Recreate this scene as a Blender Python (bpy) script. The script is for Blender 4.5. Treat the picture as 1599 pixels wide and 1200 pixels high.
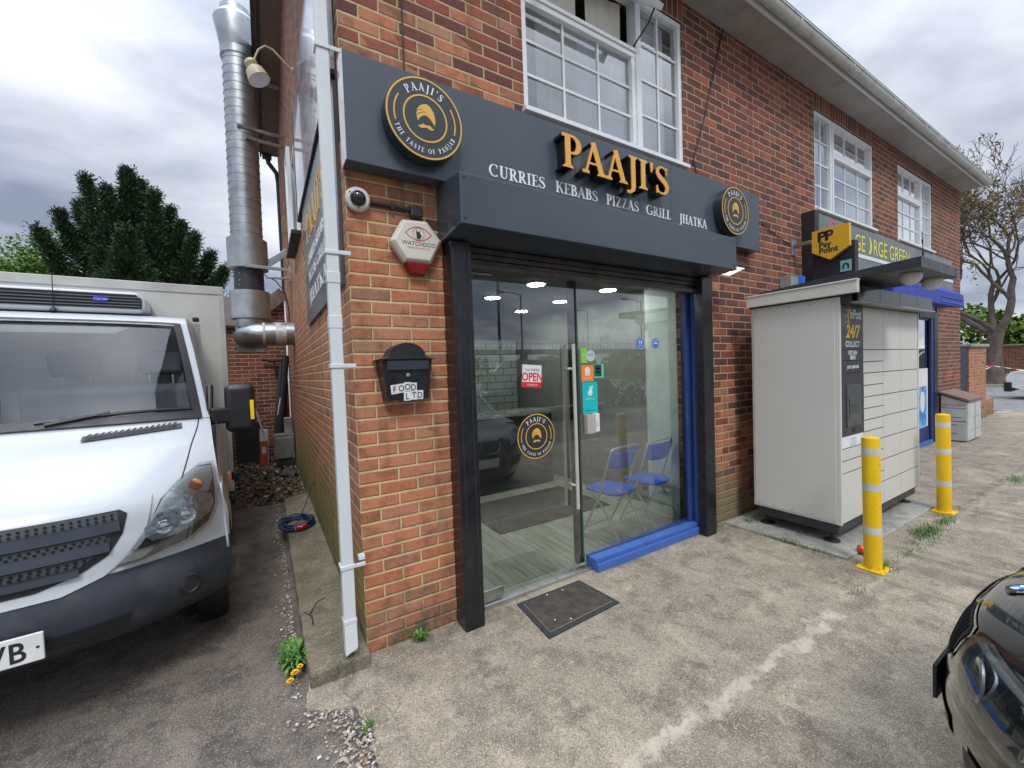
import bpy, bmesh, math, random
from math import sin, cos, pi, radians, sqrt, atan2
from mathutils import Vector, Matrix, noise as mnoise
for o in list(bpy.data.objects): bpy.data.objects.remove(o)
SC = bpy.context.scene
COL = SC.collection
# ------------------------------------------------------------------ camera
YAW, PIT, ROL = radians(31.2064), radians(-1.821), radians(-2.0525)
Fv = Vector((sin(YAW)*cos(PIT), cos(YAW)*cos(PIT), sin(PIT)))
Rv = Vector((cos(YAW), -sin(YAW), 0)); Uv = Rv.cross(Fv)
R2 = Rv*cos(ROL)+Uv*sin(ROL); U2 = -Rv*sin(ROL)+Uv*cos(ROL)
CAM = Vector((-.4322, -2.4187, 1.6004))
cd = bpy.data.cameras.new('camera'); cam = bpy.data.objects.new('camera', cd); COL.objects.link(cam)
cam.matrix_world = Matrix(((R2.x, U2.x, -Fv.x, CAM.x), (R2.y, U2.y, -Fv.y, CAM.y), (R2.z, U2.z, -Fv.z, CAM.z), (0, 0, 0, 1)))
cd.sensor_fit = 'HORIZONTAL'; cd.sensor_width = 36; cd.lens = 637.8361/1599*36
cd.clip_start = .02; cd.clip_end = 3000
SC.camera = cam
# ------------------------------------------------------------------ world, sun, exposure
W = bpy.data.worlds.new('World'); SC.world = W; W.use_nodes = True
nt = W.node_tree; N = nt.nodes; L = nt.links; N.clear()
SUN_EL, SUN_AZ = radians(52), radians(200)
def wn(t, **k):
    n = N.new(t)
    for a, b in k.items(): setattr(n, a, b)
    return n
out = wn('ShaderNodeOutputWorld'); bg = wn('ShaderNodeBackground'); bg.inputs[1].default_value = .1
sky = wn('ShaderNodeTexSky', sky_type='NISHITA', sun_disc=False); sky.sun_elevation = SUN_EL; sky.sun_rotation = SUN_AZ
tc = wn('ShaderNodeTexCoord'); sep = wn('ShaderNodeSeparateXYZ'); L.new(tc.outputs['Generated'], sep.inputs[0])
def wm(op, a, b=None, clamp=False):
    n = wn('ShaderNodeMath', operation=op, use_clamp=clamp)
    for i, v in enumerate((a, b)):
        if v is None: continue
        if isinstance(v, (int, float)): n.inputs[i].default_value = v
        else: L.new(v, n.inputs[i])
    return n.outputs[0]
zz = wm('ADD', wm('MAXIMUM', sep.outputs[2], 0), .22)
cmb = wn('ShaderNodeCombineXYZ'); L.new(wm('DIVIDE', sep.outputs[0], zz), cmb.inputs[0]); L.new(wm('DIVIDE', sep.outputs[1], zz), cmb.inputs[1])
def wnoise(scale, detail, rough, dist, off):
    mp = wn('ShaderNodeMapping'); mp.inputs['Location'].default_value = off; mp.inputs['Scale'].default_value = (1, 1.5, 1); mp.inputs['Rotation'].default_value = (0, 0, .6)
    L.new(cmb.outputs[0], mp.inputs[0])
    n = wn('ShaderNodeTexNoise'); n.inputs['Scale'].default_value = scale; n.inputs['Detail'].default_value = detail
    n.inputs['Roughness'].default_value = rough; n.inputs['Distortion'].default_value = dist
    L.new(mp.outputs[0], n.inputs['Vector']); return n.outputs[0]
n1 = wnoise(.8, 7, .5, .25, (3.1, 1.7, 0)); n2 = wnoise(2.4, 6, .5, .2, (8, 2.3, 1))
mixn = wm('ADD', wm('MULTIPLY', n1, .72), wm('MULTIPLY', n2, .28))
cr = wn('ShaderNodeValToRGB'); L.new(mixn, cr.inputs[0])
e = cr.color_ramp.elements; e[0].position = .40; e[0].color = (2.7, 3.1, 4.1, 1); e[1].position = .63; e[1].color = (9.2, 9.4, 10.0, 1)
m_ = e.new(.50); m_.color = (5.0, 5.4, 6.3, 1)
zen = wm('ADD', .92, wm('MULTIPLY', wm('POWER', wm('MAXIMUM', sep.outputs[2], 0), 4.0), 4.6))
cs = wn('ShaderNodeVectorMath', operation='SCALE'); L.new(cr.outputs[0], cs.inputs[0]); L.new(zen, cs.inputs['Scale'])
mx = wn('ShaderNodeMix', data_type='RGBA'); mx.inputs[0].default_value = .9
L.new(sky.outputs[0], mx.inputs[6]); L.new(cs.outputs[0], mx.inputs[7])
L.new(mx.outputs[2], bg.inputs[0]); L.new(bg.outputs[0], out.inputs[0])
sl = bpy.data.lights.new('sun', 'SUN'); so = bpy.data.objects.new('sun', sl); COL.objects.link(so)
sl.energy = 1.5; sl.angle = radians(14); sl.color = (1, .96, .9)
sd = Vector((cos(SUN_EL)*sin(SUN_AZ), cos(SUN_EL)*cos(SUN_AZ), sin(SUN_EL)))
so.rotation_euler = sd.to_track_quat('Z', 'Y').to_euler()
vs = SC.view_settings; vs.view_transform = 'Standard'; vs.look = 'None'; vs.exposure = .25; vs.gamma = 1
SC.render.engine = 'CYCLES'
SC.cycles.max_bounces = 8; SC.cycles.transparent_max_bounces = 12; SC.cycles.glossy_bounces = 4
# ------------------------------------------------------------------ materials
class NB:
    def __init__(s, name):
        s.m = bpy.data.materials.new(name); s.m.use_nodes = True; s.t = s.m.node_tree; s.t.nodes.clear()
        s.out = s.t.nodes.new('ShaderNodeOutputMaterial'); s.b = s.t.nodes.new('ShaderNodeBsdfPrincipled')
        s.t.links.new(s.b.outputs[0], s.out.inputs[0])
        g = s.t.nodes.new('ShaderNodeNewGeometry'); s.pos = g.outputs['Position']; s.nor = g.outputs['Normal']; s.geo = g
    def n(s, t, **k):
        n = s.t.nodes.new(t)
        for a, b in k.items(): setattr(n, a, b)
        return n
    def l(s, a, b): s.t.links.new(a, b)
    def set(s, i, v):
        if isinstance(v, (int, float, tuple)): i.default_value = v
        else: s.l(v, i)
    def math(s, op, a, b=0, c=None, clamp=False):
        n = s.n('ShaderNodeMath', operation=op, use_clamp=clamp)
        s.set(n.inputs[0], a); s.set(n.inputs[1], b)
        if c is not None: s.set(n.inputs[2], c)
        return n.outputs[0]
    def mix(s, f, a, b):
        n = s.n('ShaderNodeMix', data_type='RGBA'); s.set(n.inputs[0], f)
        for i, v in ((6, a), (7, b)):
            if isinstance(v, tuple): n.inputs[i].default_value = v if len(v) == 4 else v+(1,)
            else: s.l(v, n.inputs[i])
        return n.outputs[2]
    def noise(s, scale, detail=4, rough=.55, vec=None, dist=0, off=None):
        n = s.n('ShaderNodeTexNoise'); n.inputs['Scale'].default_value = scale; n.inputs['Detail'].default_value = detail
        n.inputs['Roughness'].default_value = rough; n.inputs['Distortion'].default_value = dist
        v = vec or s.pos
        if off:
            a = s.n('ShaderNodeVectorMath', operation='ADD'); s.l(v, a.inputs[0]); a.inputs[1].default_value = off; v = a.outputs[0]
        s.l(v, n.inputs['Vector']); return n.outputs[0]
    def ramp(s, f, *st):
        n = s.n('ShaderNodeValToRGB'); s.l(f, n.inputs[0]); e = n.color_ramp.elements
        for i, (p, c) in enumerate(st):
            if isinstance(c, (int, float)): c = (c, c, c)
            x = e[i] if i < 2 else e.new(p)
            x.position = p; x.color = tuple(c)+(1,)
        return n.outputs[0]
    def sepxyz(s, v):
        n = s.n('ShaderNodeSeparateXYZ'); s.l(v, n.inputs[0]); return n.outputs
    def bump(s, h, strength=.3, dist=.01):
        n = s.n('ShaderNodeBump'); n.inputs['Strength'].default_value = strength; n.inputs['Distance'].default_value = dist
        s.l(h, n.inputs['Height']); s.l(n.outputs[0], s.b.inputs['Normal'])
    def base(s, v): s.set(s.b.inputs['Base Color'], v if not isinstance(v, tuple) or len(v) == 4 else v+(1,))
    def rough(s, v): s.set(s.b.inputs['Roughness'], v)
def mat(name, c, rough=.5, metal=0, var=.12, scale=6, bump=0, bscale=60, spec=None, rvar=.1, dirt=None, coat=0):
    k = NB(name); f = k.noise(scale, 5)
    lo = tuple(max(0, x*(1-var)) for x in c); hi = tuple(min(1, x*(1+var)) for x in c)
    col = k.ramp(f, (.3, lo), (.7, hi))
    if dirt:
        g = k.noise(dirt[1], 6, .65, off=(3, 7, 1)); col = k.mix(k.ramp(g, (dirt[2], 0), (dirt[2]+.15, dirt[3])), col, dirt[0])
    k.base(col); k.b.inputs['Metallic'].default_value = metal
    k.rough(k.ramp(k.noise(scale*2.3, 4, off=(1, 2, 3)), (.3, max(.02, rough-rvar)), (.7, min(1, rough+rvar))))
    if coat: k.b.inputs['Coat Weight'].default_value = coat; k.b.inputs['Coat Roughness'].default_value = .03
    if bump: k.bump(k.noise(bscale, 5), bump, .004)
    return k.m
def emis(name, c, s):
    k = NB(name); k.base((0.02, .02, .02)); k.b.inputs['Emission Color'].default_value = c+(1,); k.b.inputs['Emission Strength'].default_value = s; return k.m
def glassmat(name, tint=(.8, .86, .84), gain=1.8, add=.03, rough=0.0, wob=0):
    k = NB(name); t = k.n('ShaderNodeBsdfTransparent'); t.inputs[0].default_value = tint+(1,)
    g = k.n('ShaderNodeBsdfGlossy'); g.inputs['Roughness'].default_value = rough; g.inputs[0].default_value = (.95, .97, 1, 1)
    fr = k.n('ShaderNodeFresnel'); fr.inputs[0].default_value = 1.5
    f = k.math('ADD', k.math('MULTIPLY', fr.outputs[0], gain), add, clamp=True)
    if wob:
        b = k.n('ShaderNodeBump'); b.inputs['Strength'].default_value = wob; b.inputs['Distance'].default_value = .01
        k.l(k.noise(1.6, 1), b.inputs['Height']); k.l(b.outputs[0], g.inputs['Normal'])
    m = k.n('ShaderNodeMixShader'); k.l(f, m.inputs[0]); k.l(t.outputs[0], m.inputs[1]); k.l(g.outputs[0], m.inputs[2])
    k.l(m.outputs[0], k.out.inputs[0]); return k.m
def brickmat(name, soldier=False, reds=1, mort=(.62, .48, .235), extra=None, gloom=0):
    k = NB(name); p = k.sepxyz(k.pos); nn = k.sepxyz(k.nor)
    side = k.math('GREATER_THAN', k.math('ABSOLUTE', nn[0]), .7)
    u = k.math('ADD', k.math('MULTIPLY', side, k.math('SUBTRACT', p[1], p[0])), p[0]); v = k.math('SUBTRACT', p[2], .08)
    u0, v0 = u, v
    if soldier: u, v = k.math('SUBTRACT', v, .0), u
    wob = k.math('MULTIPLY', k.math('SUBTRACT', k.noise(14, 3), .5), .006)
    v = k.math('ADD', v, wob); wob2 = k.math('MULTIPLY', k.math('SUBTRACT', k.noise(17, 3, off=(5, 5, 5)), .5), .007); u = k.math('ADD', u, wob2)
    row = k.math('FLOOR', k.math('DIVIDE', v, .075)); par = k.math('ABSOLUTE', k.math('MODULO', row, 2))
    us = k.math('ADD', k.math('DIVIDE', u, .225), k.math('MULTIPLY', par, .5))
    if soldier: us = k.math('DIVIDE', k.math('ADD', u, .08), .225)
    colm = k.math('FLOOR', us)
    fu = k.math('MULTIPLY', k.math('FRACT', us), .225); fv = k.math('MULTIPLY', k.math('FRACT', k.math('DIVIDE', v, .075)), .075)
    du = k.math('MINIMUM', fu, k.math('SUBTRACT', .225, fu)); dv = k.math('MINIMUM', fv, k.math('SUBTRACT', .075, fv))
    d = k.math('MINIMUM', du, dv)
    d = k.math('ADD', d, k.math('MULTIPLY', k.math('SUBTRACT', k.noise(90, 3), .5), .0035))
    mask = k.ramp(d, (0.0052, 0), (0.0082, 1))          # 1 = brick
    cv = k.n('ShaderNodeCombineXYZ'); k.l(row, cv.inputs[0]); k.l(colm, cv.inputs[1]); k.l(side, cv.inputs[2])
    wnz = k.n('ShaderNodeTexWhiteNoise', noise_dimensions='3D'); k.l(cv.outputs[0], wnz.inputs[0]); r = wnz.outputs[0]
    ws = k.sepxyz(wnz.outputs['Color'])
    bright = k.ramp(r, (0, (.40, .125, .050)), (.25, (.50, .185, .080)), (.45, (.38, .125, .058)), (.65, (.44, .19, .10)), (.8, (.25, .085, .05)), (.93, (.36, .20, .11)), (1, (.15, .06, .045)))
    dark = k.ramp(r, (0, (.27, .072, .038)), (.25, (.16, .046, .032)), (.5, (.08, .030, .030)), (.68, (.31, .095, .05)), (.82, (.058, .026, .031)), (1, (.14, .044, .036)))
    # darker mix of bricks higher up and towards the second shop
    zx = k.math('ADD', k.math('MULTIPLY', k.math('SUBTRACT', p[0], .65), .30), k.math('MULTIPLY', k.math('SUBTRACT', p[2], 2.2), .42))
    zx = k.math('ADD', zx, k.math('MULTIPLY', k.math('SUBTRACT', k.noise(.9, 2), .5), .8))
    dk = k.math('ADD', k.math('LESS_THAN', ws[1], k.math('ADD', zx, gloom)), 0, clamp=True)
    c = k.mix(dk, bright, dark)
    fn = k.noise(38, 6, .7); c = k.mix(k.math('MULTIPLY', k.ramp(fn, (.35, 0.0), (.75, .6)), k.math('SUBTRACT', 1.0, k.math('MULTIPLY', dk, .75))), c, (.50, .27, .16))
    fn2 = k.noise(9, 5, .6, off=(9, 1, 4)); c = k.mix(k.ramp(fn2, (.5, 0), (.72, .7)), c, (.1, .04, .03))
    mo = k.mix(k.noise(22, 5), tuple(x*.75 for x in mort), tuple(min(1, x*1.2) for x in mort))
    mo = k.mix(k.ramp(k.noise(3, 4, off=(2, 9, 2)), (.45, 0), (.7, .55)), mo, (.24, .18, .12))
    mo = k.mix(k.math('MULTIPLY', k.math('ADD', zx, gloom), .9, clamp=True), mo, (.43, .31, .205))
    c = k.mix(mask, mo, c)
    # algae / damp near the ground
    if extra:
        gz = k.math('SUBTRACT', 1.0, k.math('DIVIDE', p[2], extra[0]), clamp=True)
        gz = k.math('MULTIPLY', gz, k.ramp(k.noise(3.2, 5, off=(4, 4, 4)), (.3, .25), (.6, 1.4)))
        if extra[1] == 'side': gz = k.math('MULTIPLY', gz, side)
        c = k.mix(k.math('MULTIPLY', gz, 1.5, clamp=True), c, k.mix(k.math('MULTIPLY', mask, .6), tuple(min(1, x*1.5) for x in extra[2]), extra[2]))
    if extra is None or extra[1] == 'side':
        dz = k.math('MULTIPLY', k.math('SUBTRACT', 1.0, k.math('DIVIDE', p[2], .42), clamp=True), k.ramp(k.noise(5, 5, .7), (.4, 0), (.62, 1.3)))
        c = k.mix(k.math('MULTIPLY', dz, .9, clamp=True), c, (.10, .085, .05))
    sv = k.n('ShaderNodeCombineXYZ'); k.l(k.math('MULTIPLY', u0, 7), sv.inputs[0]); k.l(k.math('MULTIPLY', p[2], .55), sv.inputs[1])
    c = k.mix(k.ramp(k.noise(1, 6, .65, vec=sv.outputs[0]), (.50, 0), (.72, .55)), c, (.075, .045, .035))
    wf = k.ramp(k.noise(2.2, 6, .75, off=(7, 2, 8)), (.66, 0), (.8, .14)); c = k.mix(wf, c, (.5, .45, .38))
    k.base(c); k.rough(.88)
    h = k.math('ADD', k.math('MULTIPLY', mask, 1), k.math('MULTIPLY', fn, .5)); k.bump(h, 1, .008)
    return k.m
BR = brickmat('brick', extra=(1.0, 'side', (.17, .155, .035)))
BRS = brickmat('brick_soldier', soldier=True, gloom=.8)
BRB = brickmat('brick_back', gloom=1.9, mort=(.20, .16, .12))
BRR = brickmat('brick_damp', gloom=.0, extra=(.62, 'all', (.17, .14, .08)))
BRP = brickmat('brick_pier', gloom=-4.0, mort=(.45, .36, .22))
def groundmat(name, a, b, agg, scale=1, crack=True, wear=None, lines=()):
    k = NB(name); p = k.sepxyz(k.pos)
    v = k.n('ShaderNodeTexVoronoi'); v.inputs['Scale'].default_value = 95*scale; k.l(k.pos, v.inputs['Vector'])
    v2 = k.n('ShaderNodeTexVoronoi'); v2.inputs['Scale'].default_value = 260*scale; k.l(k.pos, v2.inputs['Vector'])
    n0 = k.noise(1.1, 6, .6); n1 = k.noise(5, 7, .68, off=(3, 1, 0)); n3 = k.noise(300, 2, off=(1, 1, 1)); n2 = k.noise(35, 6, .7)
    c = k.mix(k.ramp(n0, (.38, 0), (.62, 1)), a, b)
    c = k.mix(k.ramp(n1, (.46, 0), (.62, .8)), c, tuple(x*.52 for x in a))
    nm = k.noise(11, 8, .75, off=(8, 3, 2)); c = k.mix(k.ramp(nm, (.52, 0), (.66, .7)), c, tuple(min(1, x*1.35) for x in b))
    nq = k.noise(2.6, 8, .72, off=(1, 8, 4), dist=.8); c = k.mix(k.ramp(nq, (.56, 0), (.68, .55)), c, tuple(x*.45 for x in a))
    if wear: c = k.mix(k.ramp(k.noise(2.3, 8, .7, off=(6, 3, 0), dist=.6), (.53, 0), (.66, .85)), c, wear)
    sc = k.sepxyz(v.outputs['Color']); stone = k.ramp(v.outputs['Distance'], (.18, 1), (.42, 0))
    pick = k.math('MULTIPLY', stone, k.math('GREATER_THAN', sc[0], .45))
    c = k.mix(k.math('MULTIPLY', pick, .75), c, k.ramp(sc[1], (0, tuple(x*.45 for x in agg)), (.5, agg), (1, tuple(min(1, x*1.7) for x in agg))))
    s2 = k.sepxyz(v2.outputs['Color']); c = k.mix(k.math('MULTIPLY', k.math('GREATER_THAN', s2[0], .72), .6), c, tuple(x*.4 for x in a))
    c = k.mix(k.math('MULTIPLY', k.math('GREATER_THAN', s2[1], .9), .55), c, tuple(min(1, x*1.9) for x in b))
    wp = k.n('ShaderNodeVectorMath', operation='ADD'); wq = k.n('ShaderNodeTexNoise'); wq.inputs['Scale'].default_value = 2.2; wq.inputs['Detail'].default_value = 6; k.l(k.pos, wq.inputs['Vector'])
    ws_ = k.n('ShaderNodeVectorMath', operation='SCALE'); k.l(wq.outputs['Color'], ws_.inputs[0]); ws_.inputs['Scale'].default_value = .9; k.l(k.pos, wp.inputs[0]); k.l(ws_.outputs[0], wp.inputs[1])
    vc = k.n('ShaderNodeTexVoronoi', feature='DISTANCE_TO_EDGE'); vc.inputs['Scale'].default_value = .55; k.l(wp.outputs[0], vc.inputs['Vector'])
    cf = k.math('MULTIPLY', k.ramp(vc.outputs['Distance'], (.0015, 1), (.005, 0)), k.ramp(n0, (.48, 0), (.58, .9)))
    c = k.mix(k.math('MULTIPLY', cf, .5), c, tuple(x*.25 for x in a))
    st = k.ramp(k.noise(4.5, 3, .5, off=(12, 5, 0)), (.66, 0), (.74, .55)); c = k.mix(st, c, tuple(x*.38 for x in a))
    so_ = k.n('ShaderNodeTexVoronoi'); so_.inputs['Scale'].default_value = 2.3; k.l(wp.outputs[0], so_.inputs['Vector']); sq = k.sepxyz(so_.outputs['Color'])
    sp = k.math('MULTIPLY', k.ramp(so_.outputs['Distance'], (.05, 1), (.11, 0)), k.math('GREATER_THAN', sq[0], .80)); c = k.mix(k.math('MULTIPLY', sp, .6), c, tuple(x*.3 for x in a))
    ty = k.n('ShaderNodeCombineXYZ'); k.l(k.math('MULTIPLY', p[0], 5.5), ty.inputs[0]); k.l(k.math('MULTIPLY', p[1], .35), ty.inputs[1])
    c = k.mix(k.math('MULTIPLY', k.ramp(k.noise(1, 4, .6, vec=ty.outputs[0]), (.56, 0), (.66, .5)), k.math('LESS_THAN', p[1], -1.25)), c, tuple(x*.5 for x in a))
    for (x0, y0, x1, y1, w, lc, amt) in lines:   # repaired joints and cement ridges with a ragged edge
        dx, dy = x1-x0, y1-y0; ln = sqrt(dx*dx+dy*dy); dx /= ln; dy /= ln
        tx = k.math('SUBTRACT', p[0], x0); ty = k.math('SUBTRACT', p[1], y0)
        al = k.math('ADD', k.math('MULTIPLY', tx, dx), k.math('MULTIPLY', ty, dy))
        pr = k.math('ADD', k.math('MULTIPLY', tx, -dy), k.math('MULTIPLY', ty, dx))
        pr = k.math('ADD', pr, k.math('MULTIPLY', k.math('SUBTRACT', k.noise(3.5, 8, .78, off=(x0, y0, 0)), .5), .42))
        f = k.ramp(k.math('ABSOLUTE', pr), (w*.5, 1), (w, 0))
        f = k.math('MULTIPLY', f, k.math('MULTIPLY', k.math('GREATER_THAN', al, 0), k.math('LESS_THAN', al, ln)))
        f = k.math('MULTIPLY', f, k.ramp(k.noise(7, 7, .75, off=(4, 4, 9)), (.40, .15), (.58, 1)))
        c = k.mix(k.math('MULTIPLY', f, amt), c, lc)
    k.base(c); k.rough(.92)
    h = k.math('ADD', k.math('MULTIPLY', pick, .5), k.math('ADD', n2, k.math('MULTIPLY', n3, .35))); k.bump(h, .6, .006)
    return k.m
CONC = groundmat('forecourt_concrete', (.240, .207, .158), (.325, .283, .218), (.34, .28, .2), 1, wear=(.45, .395, .30),
                 lines=[(.3, -1.27, 2.6, -1.30, .045, (.50, .465, .37), .85), (2.3, -1.24, 3.3, -1.27, .022, (.45, .42, .33), .6), (2.9, -1.27, 12.2, -1.30, .03, (.40, .36, .29), .6), (4.2, -1.2, 12, -1.28, .03, (.08, .085, .035), .7)])
ASPH = groundmat('old_asphalt', (.115, .098, .082), (.175, .152, .128), (.27, .24, .2), 1, wear=(.215, .19, .16))
PAVE = groundmat('slab_concrete', (.30, .30, .27), (.38, .37, .33), (.36, .33, .29), 1.6)
LEDGE = groundmat('ledge_concrete', (.15, .135, .09), (.235, .21, .15), (.24, .22, .17), 1.3, wear=(.11, .105, .05))
# ------------------------------------------------------------------ mesh helpers
def rootloc(p):
    while p is not None and p.parent is not None: p = p.parent
    return Vector(p.location) if p is not None else Vector((0, 0, 0))
class MB:
    def __init__(s): s.v = []; s.f = []; s.mi = []; s.cur = 0; s.cuts = []
    def add(s, vs, fs):
        s.cuts.append((len(s.v), len(s.f))); o = len(s.v); s.v += [tuple(x) for x in vs]; s.f += [tuple(i+o for i in f) for f in fs]; s.mi += [s.cur]*len(fs); return s
    def box(s, x0, x1, y0, y1, z0, z1):
        return s.add([(x0, y0, z0), (x1, y0, z0), (x1, y1, z0), (x0, y1, z0), (x0, y0, z1), (x1, y0, z1), (x1, y1, z1), (x0, y1, z1)],
                     [(0, 3, 2, 1), (4, 5, 6, 7), (0, 1, 5, 4), (1, 2, 6, 5), (2, 3, 7, 6), (3, 0, 4, 7)])
    def obox(s, c, ax, ay, az):
        c = Vector(c); ax, ay, az = Vector(ax), Vector(ay), Vector(az); vs = []
        for k in (-1, 1):
            for (i, j) in ((-1, -1), (1, -1), (1, 1), (-1, 1)): vs.append(c+ax*i+ay*j+az*k)
        return s.add(vs, [(0, 3, 2, 1), (4, 5, 6, 7), (0, 1, 5, 4), (1, 2, 6, 5), (2, 3, 7, 6), (3, 0, 4, 7)])
    def bar(s, a, b, w, h, up=(0, 0, 1)):
        a, b = Vector(a), Vector(b); d = (b-a); ln = d.length; d.normalize(); u = Vector(up); x = d.cross(u)
        if x.length < 1e-4: x = d.cross(Vector((1, 0, 0)))
        x.normalize(); u = x.cross(d)
        return s.obox((a+b)/2, d*(ln/2), x*(w/2), u*(h/2))
    def quad(s, a, b, c, d): return s.add([a, b, c, d], [(0, 1, 2, 3)])
    def prism(s, pts, mapf, d0, d1):
        """pts: 2D outline; mapf(u,v,depth)->xyz"""
        n = len(pts); vs = [mapf(u, v, d0) for u, v in pts]+[mapf(u, v, d1) for u, v in pts]
        fs = [tuple(range(n)), tuple(range(2*n-1, n-1, -1))]+[(i, (i+1) % n, (i+1) % n+n, i+n) for i in range(n)]
        return s.add(vs, fs)
    def tube(s, pts, r, n=8, cap=True):
        pts = [Vector(p) for p in pts]; rs = r if isinstance(r, (list, tuple)) else [r]*len(pts)
        vs = []; fs = []; prev = None
        for i, p in enumerate(pts):
            d = (pts[min(i+1, len(pts)-1)]-pts[max(i-1, 0)]).normalized()
            if prev is None:
                a = d.cross(Vector((0, 0, 1)));
                if a.length < .05: a = d.cross(Vector((1, 0, 0)))
            else: a = prev-d*prev.dot(d)
            a.normalize(); prev = a; b = d.cross(a)
            for k in range(n):
                t = 2*pi*k/n; vs.append(p+(a*cos(t)+b*sin(t))*rs[i])
        for i in range(len(pts)-1):
            for k in range(n):
                fs.append((i*n+k, i*n+(k+1) % n, (i+1)*n+(k+1) % n, (i+1)*n+k))
        if cap: fs += [tuple(range(n-1, -1, -1)), tuple(range((len(pts)-1)*n, len(pts)*n))]
        return s.add(vs, fs)
    def lathe(s, o, axis, prof, n=24):
        """prof: (radius, distance along axis)"""
        o = Vector(o); d = Vector(axis).normalized(); a = d.cross(Vector((0, 0, 1)))
        if a.length < .05: a = d.cross(Vector((1, 0, 0)))
        a.normalize(); b = d.cross(a); vs = []; fs = []
        for r, h in prof:
            for k in range(n):
                t = 2*pi*k/n; vs.append(o+d*h+(a*cos(t)+b*sin(t))*max(r, 1e-4))
        m = len(prof)
        for i in range(m-1):
            for k in range(n): fs.append((i*n+k, i*n+(k+1) % n, (i+1)*n+(k+1) % n, (i+1)*n+k))
        fs += [tuple(range(n-1, -1, -1)), tuple(range((m-1)*n, m*n))]
        return s.add(vs, fs)
    def grid(s, fn, nu, nv):
        vs = [fn(i/nu, j/nv) for j in range(nv+1) for i in range(nu+1)]
        fs = [(j*(nu+1)+i, j*(nu+1)+i+1, (j+1)*(nu+1)+i+1, (j+1)*(nu+1)+i) for j in range(nv) for i in range(nu)]
        return s.add(vs, fs)
    def build(s, name, m, parent=None, bevel=0, smooth=False, seg=2, solid=0, subd=0, off=None):
        o = rootloc(parent) if off is None else Vector(off)
        me = bpy.data.meshes.new(name); me.from_pydata([Vector(v)-o for v in s.v], [], s.f)
        ms = m if isinstance(m, (list, tuple)) else [m]
        for x in ms: me.materials.append(x)
        if len(ms) > 1: me.polygons.foreach_set('material_index', s.mi)
        me.update()
        bm = bmesh.new(); bm.from_mesh(me); bmesh.ops.recalc_face_normals(bm, faces=bm.faces) if len(bm.faces) < 4000 and not solid else None
        bm.to_mesh(me); bm.free()
        ob = bpy.data.objects.new(name, me); COL.objects.link(ob)
        if parent is not None: ob.parent = parent
        if solid:
            md = ob.modifiers.new('s', 'SOLIDIFY'); md.thickness = solid; md.offset = 0
        if bevel:
            md = ob.modifiers.new('b', 'BEVEL'); md.width = bevel; md.segments = seg; md.limit_method = 'ANGLE'; md.angle_limit = radians(40)
        if subd:
            md = ob.modifiers.new('d', 'SUBSURF'); md.levels = subd; md.render_levels = subd
        if smooth:
            me.shade_smooth()
            if not subd: me.set_sharp_from_angle(angle=radians(35))
        return ob
def each(mb, name, m, parent=None, per=1, **k):
    """every PER add() calls of MB as an object of its own"""
    cuts = mb.cuts[::per]+[(len(mb.v), len(mb.f))]; out = []
    for (v0, f0), (v1, f1) in zip(cuts[:-1], cuts[1:]):
        q = MB(); q.v = mb.v[v0:v1]; q.f = [tuple(i-v0 for i in f) for f in mb.f[f0:f1]]; q.mi = mb.mi[f0:f1]; out.append(q.build(name, m, parent, **k))
    return out
def tag(o, label=None, cat=None, group=None, kind=None):
    if label: o['label'] = label
    if cat: o['category'] = cat
    if group: o['group'] = group
    if kind: o['kind'] = kind
    return o
def thing(name, label, cat, loc=(0, 0, 0), group=None):
    o = bpy.data.objects.new(name, None); COL.objects.link(o); o.location = loc; o.empty_display_size = .1
    return tag(o, label, cat, group)
def copytree(o, dl, label=None, parent=None):
    c = o.copy(); COL.objects.link(c)
    if parent is None: c.location = Vector(o.location)+Vector(dl)
    else: c.parent = parent
    if label: c['label'] = label
    for ch in list(o.children): copytree(ch, dl, None, c)
    return c
FRONT = lambda y: (lambda u, v, d: (u, y-d, v))          # faces -Y, depth towards the viewer
SIDE = lambda x: (lambda u, v, d: (x-d, u, v))           # faces -X
def circ(cx, cy, r, n=32, a0=0, a1=2*pi, ry=None):
    ry = ry or r; full = abs(a1-a0-2*pi) < 1e-6
    return [(cx+r*cos(a0+(a1-a0)*i/(n if full else n-1)), cy+ry*sin(a0+(a1-a0)*i/(n if full else n-1))) for i in range(n)]
def ring(mb, cx, cy, r0, r1, mapf, d0, d1, a0=0, a1=2*pi, n=48):
    for i in range(n):
        t0 = a0+(a1-a0)*i/n; t1 = a0+(a1-a0)*(i+1)/n
        vs = []
        for d in (d0, d1):
            for (r, t) in ((r0, t0), (r1, t0), (r1, t1), (r0, t1)): vs.append(mapf(cx+r*cos(t), cy+r*sin(t), d))
        fs = [(4, 5, 6, 7), (0, 1, 5, 4), (2, 3, 7, 6), (1, 2, 6, 5), (3, 0, 4, 7)] if False else [(4, 5, 6, 7), (1, 2, 6, 5), (3, 0, 4, 7)]
        mb.add(vs, fs)
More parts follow.
